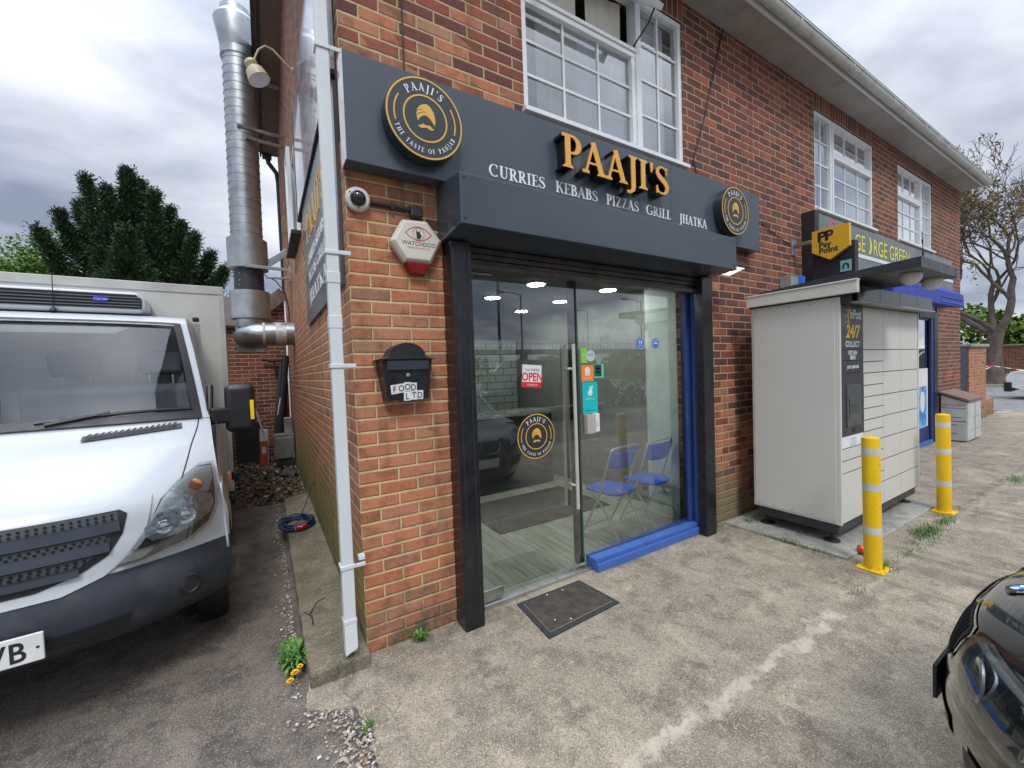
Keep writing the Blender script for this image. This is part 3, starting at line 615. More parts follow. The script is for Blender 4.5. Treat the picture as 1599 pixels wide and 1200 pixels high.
# emblem and stickers on the glass
PURE = mat('sticker_white', (.72, .74, .76), .5, var=.03); SRED = mat('sticker_red', (.65, .02, .035), .45, var=.05); SORG = mat('sticker_orange', (.85, .25, .03), .5, var=.03)
STEAL = mat('sticker_teal', (.0, .50, .50), .5, var=.03); SGRN = mat('sticker_green', (.25, .62, .05), .5); SDK = mat('sticker_dark', (.02, .06, .05), .5); SMNT = mat('sticker_mint', (.1, .6, .42), .5); SBLU = mat('sticker_blue', (.03, .16, .55), .5, var=.03)
INK = mat('ink', (.02, .02, .025), .5)
BADK = mat('badge_dark', (.028, .033, .042), .4, var=.08); LREDM = mat('logo_red', (.5, .02, .03), .5)
F0 = FX(.051)
em = thing('door_sticker', 'round black and gold turban emblem sticker low on the glass door', 'sticker', (1.258, .051, 1.115))
w = MB(); w.prism(circ(1.258, 1.115, .168, 48), F0, .0006, .0014); w.build('disc', BADK, em); emblem(1.258, 1.115, .168, F0, .0014, GOLDF, LWHT, BADK, em, .0004)
def rot2(pts, cx, cy, a): return [(cx+(x-cx)*cos(a)-(y-cy)*sin(a), cy+(x-cx)*sin(a)+(y-cy)*cos(a)) for x, y in pts]
st = thing('open_sign', 'small white and red OPEN notice tilted on the glass door', 'notice', (1.236, .05, 1.55))
w = MB(); w.prism(rot2([(1.150, 1.475), (1.318, 1.475), (1.318, 1.64), (1.150, 1.64)], 1.236, 1.55, -.07), F0, .0006, .002); w.build('card', PURE, st)
w = MB(); w.prism(rot2([(1.150, 1.475), (1.318, 1.475), (1.318, 1.515), (1.150, 1.515)], 1.236, 1.55, -.07), F0, .002, .0026); w.build('band', SRED, st)
text('OPEN', .082, F0, 1.236, 1.525, SRED, 'lettering', st, .0012, bold=.002, d0=.002, sx=.86, rot=-.07)
text('Yes! WE\'RE', .026, F0, 1.236, 1.595, INK, 'lettering', st, .001, d0=.002, rot=-.07); text('COME IN', .022, F0, 1.234, 1.486, PURE, 'lettering', st, .001, d0=.0027, rot=-.07)
def sticker(name, label, x0, x1, z0, z1, m, lines=(), F=FX(.0435), pic=None, cat='sticker'):
    o = thing(name, label, cat, ((x0+x1)/2, .0435, (z0+z1)/2)); w = MB()
    if z0 is None: pass
    w.prism([(x0, z0), (x1, z0), (x1, z1), (x0, z1)], F, .0004, .0012); w.build('card', m, o)
    for (s, sz, u, v, mm) in lines: text(s, sz, F, x0+(x1-x0)*u, z0+(z1-z0)*v, mm, 'lettering', o, .001, d0=.0012)
    if pic:
        for poly, mm in pic:
            w = MB(); w.prism([(x0+(x1-x0)*a, z0+(z1-z0)*b) for a, b in poly], F, .0012, .002); w.build('picture', mm, o)
    return o
sticker('sticker', 'orange square sticker with a white house and knife and fork picture', 1.70, 1.825, 1.497, 1.625, SORG, [('JUST EAT', .021, .5, .14, PURE)], pic=[([(.3, .35), (.42, .35), (.42, .5), (.46, .5), (.46, .35), (.54, .35), (.54, .5), (.58, .5), (.58, .35), (.7, .35), (.7, .68), (.76, .7), (.66, .82), (.6, .88), (.5, .92), (.36, .84), (.24, .7), (.3, .68)], PURE)])
sticker('sticker', 'large teal sticker with a white kangaroo head below the orange one', 1.705, 1.862, 1.242, 1.49, STEAL, [('deliveroo', .023, .5, .44, PURE), ('ORDER NOW', .018, .5, .06, INK)], pic=[([(.42, .56), (.56, .56), (.66, .64), (.64, .76), (.68, .88), (.60, .88), (.56, .77), (.52, .77), (.52, .86), (.45, .86), (.45, .73), (.36, .7), (.35, .62)], PURE)])
sticker('sticker', 'dark sticker with mint border beside the orange sticker', 1.832, 1.935, 1.52, 1.63, SMNT, [], pic=[([(.03, .12), (.78, .12), (.78, .97), (.03, .97)], SDK), ([(.2, .62), (.62, .62), (.62, .74), (.2, .74)], PURE), ([(.2, .38), (.62, .38), (.62, .48), (.2, .48)], PURE)])
sticker('sticker', 'narrow lime green sticker at the top of the sticker column', 1.70, 1.763, 1.645, 1.76, SGRN, [('9/10', .02, .5, .5, PURE)])
o = thing('sticker', 'round white sticker beside the lime green one', 'sticker', (1.795, .0435, 1.70)); w = MB(); w.prism(circ(1.800, 1.70, .046), FX(.0435), .0013, .002); w.build('disc', mat('sticker_grey', (.5, .58, .57), .5), o); text('RATED', .018, FX(.0435), 1.80, 1.70, INK, 'lettering', o, .001, d0=.002)
for lab, cx in (('blue round sticker with two white footprints', 2.38), ('blue round sticker with a white face mask picture', 2.575)):
    o = thing('sticker', lab+' high on the shop window', 'sticker', (cx, .0435, 1.80)); F = FX(.0435)
    w = MB(); w.prism(circ(cx, 1.80, .052, 28), F, .0004, .0012); w.build('disc', SBLU, o); w = MB(); ring(w, cx, 1.80, .043, .047, F, .0012, .0016)
    if cx < 2.5:
        for sx_ in (-.012, .012): w.prism(circ(cx+sx_, 1.812, .008, 12, ry=.017), F, .0012, .0018); w.prism(circ(cx+sx_, 1.782, .006, 10, ry=.008), F, .0012, .0018)
    else: w.prism([(cx-.03, 1.80), (cx, 1.815), (cx+.03, 1.80), (cx+.03, 1.79), (cx, 1.80), (cx-.03, 1.79)], F, .0012, .0018); w.prism(circ(cx-.012, 1.825, .007, 10), F, .0012, .0018); w.prism(circ(cx+.012, 1.825, .007, 10), F, .0012, .0018)
    w.build('picture', PURE, o)
o = thing('leaflet_holder', 'small grey box with a white leaflet fixed to the glass below the teal sticker', 'leaflet holder', (1.77, .03, 1.16))
w = MB(); w.box(1.712, 1.80, .0, .0425, 1.085, 1.235); w.build('box', mat('holder_grey', (.42, .40, .37), .5), o, bevel=.003); w = MB(); w.box(1.80, 1.84, .004, .0425, 1.095, 1.24); w.build('leaflet', PURE, o); text('OPEN', .02, FX(.004), 1.82, 1.15, SBLU, 'lettering', o, .0006, rot=pi/2)
# frosted vinyl rings on the sidelight
VIN = NB('etched_vinyl'); VIN.base((.4, .42, .42)); VIN.b.inputs['Alpha'].default_value = .13; VIN = VIN.m
o = thing('window_decal', 'large faint etched circle and turban emblem on the shop window', 'decal', (2.1, .0435, 1.6)); F = FX(.0435)
w = MB()
for (cx, cz, r, a0, a1) in ((1.98, 1.77, .26, 0, 2*pi), (2.30, 1.55, .34, -2.6, .4), (2.65, 1.20, .36, 1.9, 3.9)): ring(w, cx, cz, r-.006, r, F, .0022, .0026, a0, a1); w.build('ring', VIN, o); w = MB()
w.prism([(1.98+x*.1, 1.79+y*.1) for x, y in TURB], F, .0022, .0026); w.build('turban', VIN, o)
# interior
def planks(name):
    k = NB(name); p = k.sepxyz(k.pos); u = k.math('DIVIDE', p[0], .16); r = k.math('FLOOR', u)
    wz = k.n('ShaderNodeTexWhiteNoise', noise_dimensions='1D'); k.l(r, wz.inputs['W'])
    v = k.math('ADD', k.math('DIVIDE', p[1], 1.1), wz.outputs[0]); cc = k.n('ShaderNodeCombineXYZ'); k.l(r, cc.inputs[0]); k.l(k.math('FLOOR', v), cc.inputs[1])
    w2 = k.n('ShaderNodeTexWhiteNoise', noise_dimensions='2D'); k.l(cc.outputs[0], w2.inputs['Vector'])
    c = k.ramp(w2.outputs[0], (0, (.42, .46, .38)), (.5, (.52, .56, .48)), (1, (.62, .66, .58)))
    cs = k.n('ShaderNodeCombineXYZ'); k.l(k.math('MULTIPLY', p[0], 26), cs.inputs[0]); k.l(k.math('MULTIPLY', p[1], 2.2), cs.inputs[1])
    c = k.mix(k.ramp(k.noise(1, 6, .7, vec=cs.outputs[0]), (.42, 0), (.68, .7)), c, (.13, .125, .10))
    e = k.math('LESS_THAN', k.math('FRACT', u), .02); c = k.mix(e, c, (.1, .1, .09)); k.base(c); k.rough(.45); return k.m
w = MB(); w.box(.62, 3.3, .09, 5, -.01, .021); w.build('shop_floor', planks('vinyl_planks'), B)
tilem = NB('white_wall_tiles'); bt = tilem.n('ShaderNodeTexBrick'); cc = tilem.n('ShaderNodeCombineXYZ'); pp_ = tilem.sepxyz(tilem.pos); tilem.l(pp_[0], cc.inputs[0]); tilem.l(pp_[2], cc.inputs[1]); tilem.l(cc.outputs[0], bt.inputs['Vector'])
for kk, vv in (('Scale', 1), ('Brick Width', .3), ('Row Height', .11), ('Mortar Size', .006)): bt.inputs[kk].default_value = vv
bt.inputs['Color1'].default_value = (.26, .29, .28, 1); bt.inputs['Color2'].default_value = (.22, .25, .24, 1); bt.inputs['Mortar'].default_value = (.08, .08, .08, 1); tilem.l(bt.outputs[0], tilem.b.inputs['Base Color']); tilem.rough(.25)
w = MB(); w.box(2.0, 3.1, 3.25, 3.35, .7, 2.1); w.build('tiled_partition', tilem.m, B)
w = MB(); w.box(.62, 3.6, 4.9, 5.0, .02, 2.5); w.build('rear_partition', BLKM, B); w = MB(); w.box(.60, .62, .1, 5, .02, 2.5); w.build('inner_wall', INTG, B)
w = MB(); w.box(.62, 3.0, 2.2, 2.75, .02, 1.0); w.build('counter', mat('counter_dark', (.035, .035, .038), .4), B, bevel=.01); w = MB(); w.box(.62, 3.05, 2.15, 2.8, 1.0, 1.04); w.build('counter_top', mat('counter_top', (.2, .21, .21), .3), B, bevel=.006)
w = MB(); w.box(3.115, 3.26, .23, .62, .021, 2.46); w.build('inner_pier', mat('inner_pier', (.72, .82, .80), .6), B); w = MB(); w.box(3.265, 3.4, .62, 5, .021, 2.46); w.build('inner_wall', mat('inner_wall_grey', (.25, .26, .25), .7), B)
w = MB(); w.box(.6, 3.4, .10, 5, 2.46, 2.5); w.build('shop_ceiling', INTG, B)
LAMP = emis('lamp_diffuser', (.95, 1, .88), 48)
for i, (x, y) in enumerate(((1.91, .92), (1.85, 1.71), (2.78, 1.65), (2.83, .87), (2.75, 2.5), (1.2, 1.2))):
    t = thing('ceiling_light', ('round lit ceiling light nearest the door handles', 'round lit ceiling light behind the glass door, deeper in', 'round lit ceiling light deeper inside behind the window', 'round lit ceiling light near the shop window', 'round lit ceiling light furthest inside above the counter', 'round lit ceiling light near the left of the glass door')[i], 'ceiling light', (x, y, 2.455), 'round ceiling lights inside the shop')
    w = MB(); w.lathe((x, y, 2.46), (0, 0, -1), [(.105, 0), (.105, .012), (.09, .016)], 24); w.build('rim', WHITE, t); w = MB(); w.lathe((x, y, 2.4438), (0, 0, -1), [(.088, 0), (.085, .002)], 24); w.build('diffuser', LAMP, t)
w = MB(); w.box(1.45, 2.9, 1.0, 1.95, .0215, .031); tag(w.build('door_mat', mat('indoor_mat', (.05, .048, .045), .95, bump=.5, bscale=200), bevel=.003), 'large dark mat on the vinyl floor inside the shop', 'mat')
# folding chairs
CBL = mat('chair_blue', (.035, .16, .80), .4, var=.06); CTB = mat('chair_tube', (.55, .62, .63), .35, .2, var=.05)
def chair(loc, rz, label):
    t = thing('folding_chair', label, 'chair', (0, 0, 0), 'blue folding chairs inside the shop window')
    W2 = .21
    for s in (-1, 1):
        m = MB(); x = s*W2
        m.tube([(x, -.20, .0), (x, .02, .40), (x*.99, .15, .80)], .0105, 8); m.build('leg', CTB, t, smooth=True)     # front foot up to backrest
        m = MB(); m.tube([(x*.93, .24, .0), (x*.93, .05, .30), (x*.93, -.10, .43)], .0095, 8); m.build('leg', CTB, t, smooth=True)
    m = MB(); m.tube([(-W2*.99, .15, .80), (-W2*.93, .156, .835), (-W2*.75, .16, .85), (W2*.75, .16, .85), (W2*.93, .156, .835), (W2*.99, .15, .80)], .0105, 8); m.build('back_frame', CTB, t, smooth=True)
    m = MB(); m.tube([(-W2, -.16, .07), (W2, -.16, .07)], .007, 6); m.tube([(-W2*.93, .225, .015), (W2*.93, .225, .015)], .007, 6); m.build('stretcher', CTB, t, smooth=True)
    m = MB()
    pts = []
    for i in range(28):
        a = 2*pi*i/28; sx, sy = cos(a), sin(a); pts.append((W2*.93*math.copysign(abs(sx)**.5, sx), -.015+.2*math.copysign(abs(sy)**.55, sy)))
    m.prism(pts, lambda u, v, d: (u, v, d+.012*(u/W2)**2), .415, .437); m.build('seat', CBL, t, bevel=.006)
    m = MB(); m.grid(lambda u, v: (-W2*.95+u*W2*1.9, .115+.045*v+.03*(1-(2*u-1)**2), .655+.17*v-.02*(1-v)*abs(2*u-1)**3*-1.5), 12, 5); m.build('backrest', CBL, t, smooth=True, solid=.012)
    t.location = loc; t.rotation_euler = (0, 0, rz); return t
chair((2.34, .40, .021), radians(180+8), 'blue folding chair nearer the glass door, in front of the other')
chair((2.86, .42, .021), radians(180+5), 'blue folding chair further right, next to the white pier')
# ------------------------------------------------------------------ roller shutter
S = thing('roller_shutter', 'black roller shutter surround with box and two guide posts round the shopfront', 'shutter', (1.87, -.1, 0))
w = MB(); w.box(.556, .688, -.14, -.001, .0, 2.395); gp = w.build('guide_post', BLK, S, bevel=.004)
w = MB(); w.box(.585, .590, -.142, -.1401, .05, 2.39); w.box(.655, .662, -.143, -.1401, .02, 2.39); each(w, 'groove', BLKM, gp)
w = MB(); w.box(3.0, 3.150, -.14, -.06, .0, 2.395); w.build('guide_post', BLK, S, bevel=.004)
w = MB(); w.prism([(-.0015, 2.74), (-.12, 2.738), (-.35, 2.70), (-.35, 2.425), (-.0015, 2.40)], lambda u, v, d: (d, u, v), .532, 3.19); bx = w.build('shutter_box', FASG, S, bevel=.003)
w = MB()
for x in (.56, 3.15):
    for z_ in (2.455, 2.68): w.lathe((x, -.35, z_), (0, -1, 0), [(.007, 0), (.007, .003)], 8)
each(w, 'rivet', BLKM, bx)
w = MB()
for i in range(3): w.box(.69, 3.104, -.075+.012*i, -.02, 2.395-.035*(i+1), 2.393-.035*i)
w.box(.69, 3.104, -.085, -.015, 2.255, 2.288); w.build('slats', mat('shutter_slats', (.055, .045, .04), .4, .5, var=.3, dirt=((.12, .09, .06), 8, .5, .5)), S, bevel=.003)
# ------------------------------------------------------------------ fascia sign
FS = thing('fascia_sign', 'long dark grey fascia sign with gold PAAJI\'S letters and two round emblems', 'sign', (2, -.06, 2.74))
w = MB(); w.box(-.006, 4.02, -.12, -.001, 2.745, 3.315); w.build('panel', FASC, FS, bevel=.002)
w = MB(); w.box(-.012, -.0065, -.122, .0, 2.745, 3.315); w.build('end_cap', mat('polished_trim', (.5, .52, .54), .2, .6), FS)
w = MB(); w.box(2.62, 2.622, -.1206, -.1199, 2.745, 3.315); w.build('joint', BLKM, FS)
F1 = FX(-.12)
w = MB(); serif(w, "PAAJI'S", .226, F1, 1.366, 2.983, .085, .092, width=1.118); w.build('letters', GOLD, FS)
w = MB(); serif(w, "PAAJI'S", .226, F1, 1.366, 2.983, .0, .0848, width=1.118); w.build('letter_returns', BLK, FS)
w = MB()
for s, x0, x1 in (('CURRIES', .847, 1.287), ('KEBABS', 1.373, 1.772), ('PIZZAS', 1.856, 2.216), ('GRILL', 2.303, 2.612), ('JHATKA', 2.725, 3.118)): serif(w, s, .078, F1, x0, 2.843, .0005, .0022, width=x1-x0)
w.build('lettering', LWHT, FS)
for (cx, cz, r) in ((.407, 3.024, .224), (3.44, 3.032, .222)):
    w = MB(); w.lathe((cx, -.1205, cz), (0, -1, 0), [(r, 0), (r, .085)], 64); o = w.build('round_badge', BADK, FS, smooth=True)
    emblem(cx, cz, r, FX(-.206), 0, GOLDF, LWHT, BADK, o)
# ------------------------------------------------------------------ things on the near wall
A = thing('alarm_box', 'white hexagonal burglar alarm box with red base and WATCHDOG lettering', 'alarm box', (.375, -.04, 2.36))
hx = [(.222, 2.374), (.295, 2.503), (.445, 2.512), (.535, 2.402), (.462, 2.262), (.300, 2.262)]
w = MB(); c = (.378, 2.385)
F = FX(0); vs = [F(u, v, .001) for u, v in hx]+[F(u, v, .05) for u, v in hx]+[F(c[0]+(u-c[0])*.86, c[1]+(v-c[1])*.88, .072) for u, v in hx]
n = 6; w.add(vs, [tuple(range(12, 18)), tuple(range(5, -1, -1))]+[(i, (i+1) % n, (i+1) % n+n, i+n) for i in range(n)]+[(i+n, (i+1) % n+n, (i+1) % n+2*n, i+2*n) for i in range(n)])
w.build('cover', mat('alarm_white', (.62, .60, .52), .4, var=.05), A, bevel=.006)
w = MB(); vs = [F(u, v, d) for (u, v, d) in ((.302, 2.26, .001), (.46, 2.26, .001), (.43, 2.195, .001), (.335, 2.195, .001), (.312, 2.258, .064), (.45, 2.258, .064), (.42, 2.20, .05), (.345, 2.20, .05))]
w.add(vs, [(0, 3, 2, 1), (4, 5, 6, 7), (0, 1, 5, 4), (1, 2, 6, 5), (2, 3, 7, 6), (3, 0, 4, 7)]); w.build('strobe', mat('alarm_red', (.25, .01, .012), .25, var=.1), A, bevel=.004)
F = FX(-.072); ec, ez = .384, 2.425; w = MB()
R_ = .105; P = [(ec+.078*t, ez+.040*(1-t*t)) for t in [i/10-1 for i in range(21)]]; Q = [(ec+.078*t, ez-.040*(1-t*t)) for t in [i/10-1 for i in range(21)]]
for path in (P, Q):
    for q in _str(path, .0045): w.prism(q, F, .0003, .001)
w.build('eye_outline', LREDM, A); w = MB(); ring(w, ec, ez, .0335, .0355, F, .0003, .001)
w.prism([(ec-.012, ez-.028), (ec+.006, ez-.030), (ec+.014, ez-.018), (ec+.018, ez-.006), (ec+.008, ez+.002), (ec+.012, ez+.024), (ec+.004, ez+.012), (ec-.006, ez+.012), (ec-.012, ez+.028), (ec-.014, ez+.004), (ec-.012, ez-.012)], F, .0003, .001); w.build('dog_emblem', INK, A)
text('WATCHDOG', .034, F, ec, 2.355, INK, 'lettering', A, .0006, d0=.0004, sx=.98); text('FIRE & SECURITY LTD', .0145, F, ec, 2.336, LREDM, 'lettering', A, .0006, d0=.0004)
w = MB(); w.lathe((.322, -.062, 2.30), (-.1, -1, 0), [(.010, 0), (.010, .006)], 16); w.build('screw', WHITE, A)
D = thing('dome_camera', 'white dome security camera at the corner under the fascia', 'camera', (.062, -.03, 2.587))
w = MB(); w.lathe((.062, -.001, 2.587), (-.12, -1, -.12), [(.066, 0), (.066, .028), (.058, .040), (.044, .044)], 32); w.build('housing', mat('camera_white', (.62, .62, .60), .35), D, smooth=True)
w = MB(); w.lathe((.058, -.041, 2.583), (-.12, -1, -.12), [(.043, 0), (.041, .012), (.033, .026), (.02, .036), (.002, .040)], 24); w.build('dome', mat('camera_dome', (.02, .022, .026), .05), D, smooth=True)
w = MB()
for a in (.5, 2.6, 4.7): w.lathe((.060+.053*cos(a), -.0415, 2.585+.053*sin(a)), (-.12, -1, -.12), [(.0045, 0), (.0045, .002)], 8)
each(w, 'screw', BLKM, D)
Cn = thing('junction_box', 'black junction box and conduit beside the dome camera', 'junction box', (.4, -.03, 2.57))
w = MB(); w.tube([(.13, -.016, 2.583), (.36, -.016, 2.578)], .0135, 12); w.build('conduit', BLK, Cn, smooth=True); w = MB(); w.box(.352, .428, -.045, -.001, 2.532, 2.605); w.build('box', BLKM, Cn, bevel=.012)
w = MB(); w.box(.24, .258, -.034, -.001, 2.56, 2.60); w.build('saddle', BLK, Cn, bevel=.003)
# letterbox
LB = thing('letterbox', 'black wall letterbox with arched scalloped lid and white FOOD LTD labels', 'letterbox', (.268, -.06, 1.45))
LBM = mat('letterbox_black', (.014, .016, .02), .35, var=.2)
F = FX(0); w = MB()
vs = [F(u, v, d) for (u, v, d) in ((.118, 1.69, .001), (.428, 1.69, .001), (.405, 1.452, .001), (.150, 1.452, .001), (.128, 1.69, .115), (.420, 1.69, .115), (.398, 1.458, .092), (.158, 1.458, .092))]
w.add(vs, [(0, 3, 2, 1), (4, 5, 6, 7), (0, 1, 5, 4), (1, 2, 6, 5), (2, 3, 7, 6), (3, 0, 4, 7)]); w.build('body', LBM, LB, bevel=.004)
arc = [(.098, 1.688), (.130, 1.694), (.160, 1.705)]+[(.270+.105*cos(radians(a)), 1.700+.082*sin(radians(a))) for a in range(160, 15, -12)]+[(.380, 1.705), (.410, 1.694), (.446, 1.688)]
w = MB(); w.prism(arc, F, .001, .132); lid = w.build('lid', LBM, LB, bevel=.003)
w = MB()
for i in range(3, len(arc)-4): a = arc[i]; w.prism(circ((a[0]+arc[i+1][0])/2, (a[1]+arc[i+1][1])/2-.004, .0065, 8), F, .1325, .136)
w.build('scalloped_trim', LBM, lid)
w = MB(); w.obox((.274, -.118, 1.655), (.120, 0, 0), (0, .004, 0), (0, -.001, .026)); w.build('flap', mat('flap_grey', (.035, .045, .06), .25), LB, bevel=.003)
w = MB(); w.lathe((.272, -.110, 1.598), (0, -1, 0), [(.011, 0), (.011, .006), (.006, .007)], 16); w.build('lock', STEEL, LB)
def lbm(u, v, d): t = (1.69-v)/.238; return (u, -.115+.0235*t-d, v)
for s, x, z_, r in (('F', .195, 1.52, -.09), ('O', .234, 1.525, -.06), ('O', .270, 1.532, .03), ('D', .305, 1.528, .02), ('L', .268, 1.478, .02), ('T', .308, 1.481, .04), ('D', .343, 1.482, .02)):
    w = MB(); w.prism(rot2([(x-.0195, z_-.026), (x+.0195, z_-.026), (x+.0195, z_+.026), (x-.0195, z_+.026)], x, z_, -r), lbm, .0003, .0015); o = w.build('label', LWHT, LB)
    text(s, .050, lbm, x, z_-.018, INK, 'lettering', o, .0008, d0=.0016, bold=.0006, sx=.85)
# flood light on the far side of the shutter box
FL = thing('flood_light', 'black wall flood light glowing beside the shutter box', 'light', (3.30, -.1, 2.5))
w = MB(); w.box(3.27, 3.35, -.06, -.001, 2.46, 2.54); w.bar((3.31, -.06, 2.5), (3.31, -.16, 2.49), .03, .02); each(w, 'bracket', BLKM, FL, bevel=.004)
w = MB(); w.obox((3.31, -.225, 2.475), (.105, 0, 0), Vector((0, -.085, .022)), Vector((0, -.008, -.03))*.7); hd = w.build('housing', BLKM, FL, bevel=.006)
w = MB(); w.obox((3.31, -.230, 2.4515), (.092, 0, 0), Vector((0, -.072, .0187)), Vector((0, -.0006, -.002))); w.build('lens', emis('flood_lens', (1, .93, .78), .9), FL)
w = MB(); w.lathe((3.28, -.225, 2.449), (0, -.2, -1), [(.026, 0), (.02, .004)], 12); w.build('led', emis('flood_led', (1, .95, .75), 14), FL)
# security lamp: swan neck on the side wall
SN = thing('swan_neck_lamp', 'cream swan neck sign lamp reaching out from the side wall', 'lamp', (0, 2.45, 4.8)); CRM = mat('cream_lamp', (.45, .40, .27), .45, var=.15)
w = MB(); w.tube([(.0, 2.65, 4.95), (-.09, 2.65, 5.02), (-.19, 2.65, 5.11), (-.26, 2.65, 5.12), (-.32, 2.65, 5.06), (-.355, 2.65, 4.97), (-.365, 2.65, 4.90)], .010, 8); w.build('arm', CRM, SN, smooth=True)
w = MB(); w.lathe((-.395, 2.65, 4.90), (.42, -.15, -1), [(.02, -.03), (.055, -.015), (.065, .02), (.050, .05), (.085, .085), (.10, .15), (.108, .185)], 24); w.build('lamp_shade', CRM, SN, smooth=True)
w = MB(); w.lathe((-.395, 2.65, 4.90), (.42, -.15, -1), [(.102, .1855), (.095, .189)], 24); w.build('lamp_glass', mat('lamp_white', (.6, .62, .66), .3), SN)
w = MB(); w.lathe((-.001, 2.65, 4.95), (-1, 0, 0), [(.035, 0), (.03, .02)], 12); w.build('wall_plate', CRM, SN)
# downpipe at the near corner
PVC = mat('white_pvc', (.60, .645, .67), .32, var=.05, scale=2, dirt=((.38, .38, .34), 12, .62, .6))
P = thing('downpipe', 'square white plastic downpipe at the near corner of the shop', 'downpipe', (-.1, -.045, 0))
w = MB(); w.box(-.1245, -.0625, -.08, -.02, .10, 1.88); w.box(-.123, -.061, -.079, -.021, 1.9, 5.1); w.build('pipe', PVC, P, bevel=.005)
w = MB(); w.box(-.128, -.059, -.0835, -.0165, .26, .285); w.box(-.1265, -.0595, -.0825, -.0165, 2.10, 2.16); w.box(-.1265, -.0595, -.0825, -.0165, 1.86, 1.93); each(w, 'coupler', PVC, P, bevel=.004)
w = MB(); w.add([(-.1255, -.081, .26), (-.0615, -.081, .26), (-.0615, -.019, .26), (-.1255, -.019, .26), (-.1255, -.093, .095), (-.0615, -.093, .125), (-.0615, -.03, .125), (-.1255, -.03, .095)], [(0, 1, 2, 3), (7, 6, 5, 4), (0, 4, 5, 1), (1, 5, 6, 2), (2, 6, 7, 3), (3, 7, 4, 0)]); w.build('shoe', PVC, P, bevel=.003)
for z_ in (.572, 1.66, 2.262, 3.325):
    w = MB(); w.box(-.131, -.056, -.0865, -.0135, z_-.011, z_+.011); w.box(-.0559, -.001, -.0865, -.079, z_-.011, z_+.011); w.box(-.035, -.001, -.079, -.04, z_+.02, z_+.045) if z_ < 1 else None; w.build('clip', PVC, P, bevel=.003)
# side wall signs
SGM = mat('side_sign_grey', (.15, .155, .165), .22, var=.1, rvar=.04)
SG = thing('side_sign', 'flat grey sign on the side wall with gold and white lettering behind the downpipe', 'sign', (0, 1.4, 2.14))
w = MB(); w.box(-.022, -.001, .12, 2.25, 2.14, 3.30); w.build('panel', SGM, SG, bevel=.002)
G0 = lambda u, v, d: (-.022-d, -u, v)
w = MB(); serif(w, "PAAJI'S", .26, G0, -1.95, 2.86, .0003, .003, width=1.35); w.build('letters', GOLDF, SG)
w = MB()
for s, z_, h in (('CURRIES KEBABS', 2.66, .09), ('PIZZAS GRILL', 2.50, .09), ('JHATKA', 2.30, .12)): serif(w, s, h, G0, -1.9, z_, .0003, .002, width=1.2)
w.build('lettering', LWHT, SG)
pk = NB('poster_print'); f = pk.noise(2.6, 5, .6, dist=.8)
pk.base(pk.ramp(f, (.36, (.24, .27, .42)), (.44, (.52, .52, .60)), (.5, (.72, .70, .74)), (.58, (.42, .22, .24)), (.66, (.22, .28, .5)))); pk.rough(.12); pk.b.inputs['Coat Weight'].default_value = .5
PS = thing('side_poster', 'large glossy picture board high on the side wall above the grey sign', 'poster board', (0, 1.4, 3.33))
w = MB(); w.box(-.035, -.001, .10, 2.65, 3.345, 4.50); w.build('print', pk.m, PS); w = MB(); w.box(-.04, -.0005, .10, 2.66, 3.318, 3.3445); w.box(-.04, -.0005, 2.651, 2.665, 3.345, 4.50); w.build('frame', BLKM, PS)
w = MB(); w.tube([(-.012, .05, 4.9), (-.012, .06, 3.5), (-.014, .03, 3.2), (-.012, .02, 2.9)], .004, 6); tag(w.build('cable', BLKM), 'thin black cable looping down beside the white downpipe', 'cable')
# far downpipe
P = thing('downpipe', 'dark metal downpipe at the far end of the side wall', 'downpipe', (-.05, 6.95, 2.7))
w = MB(); w.tube([(-.18, 6.95, 6.0), (-.16, 6.95, 5.85), (-.03, 6.96, 5.68), (-.01, 6.96, 5.5), (.0, 6.97, 3.2)], .042, 10); w.build('pipe', BLKM, P, smooth=True); w = MB(); w.box(-.26, -.10, 6.88, 7.02, 5.93, 6.05); w.build('hopper', BLKM, P, bevel=.01)
# extraction flue
FLm = GALV; X0, Y0 = -.555, 5.0
Fl = thing('extraction_flue', 'tall silver spiral extraction flue standing off the side wall', 'flue', (X0, Y0, 2.0))
def spiral(r, z0, z1, st=.12):
    pr = []; z_ = z0
    while z_ < z1-.001: pr += [(r, z_), (r, z_+st*.9), (r+.006, z_+st*.93), (r+.006, z_+st*.97), (r, z_+st)]; z_ += st
    return pr
w = MB(); w.lathe((X0-.03, Y0, 0), (.008, 0, 1), spiral(.208, 3.70, 6.42), 40); w.build('spiral_duct', FLm, Fl, smooth=True)
w = MB(); w.lathe((X0, Y0, 0), (0, 0, 1), [(.20, 3.27), (.262, 3.28), (.265, 3.72), (.21, 3.74)], 40); w.lathe((X0, Y0, 0), (0, 0, 1), [(.20, 2.52), (.262, 2.53), (.265, 2.94), (.20, 2.955)], 40); each(w, 'silencer_collar', FLm, Fl, smooth=True)
w = MB(); w.lathe((X0, Y0, 0), (0, 0, 1), [(.197, 2.95), (.197, 3.275)], 32); bs = w.build('fan_section', mat('fan_black', (.03, .03, .04), .45), Fl, smooth=True)
w = MB()
for z_ in (3.02, 3.09, 3.19):
    for a in (-2.2, -1.1, -.3): w.lathe((X0+.196*cos(a), Y0+.196*sin(a), z_), (cos(a), sin(a), 0), [(.009, 0), (.007, .006)], 8)
each(w, 'bolt', STEEL, bs)
w = MB(); w.lathe((X0+.01, Y0, 0), (0, 0, 1), [(.20, 6.38), (.222, 6.40), (.222, 6.50), (.212, 6.51), (.285, 6.92), (.28, 6.94), (.20, 7.04), (.195, 7.12), (.185, 7.12)], 40); w.build('cowl', FLm, Fl, smooth=True)
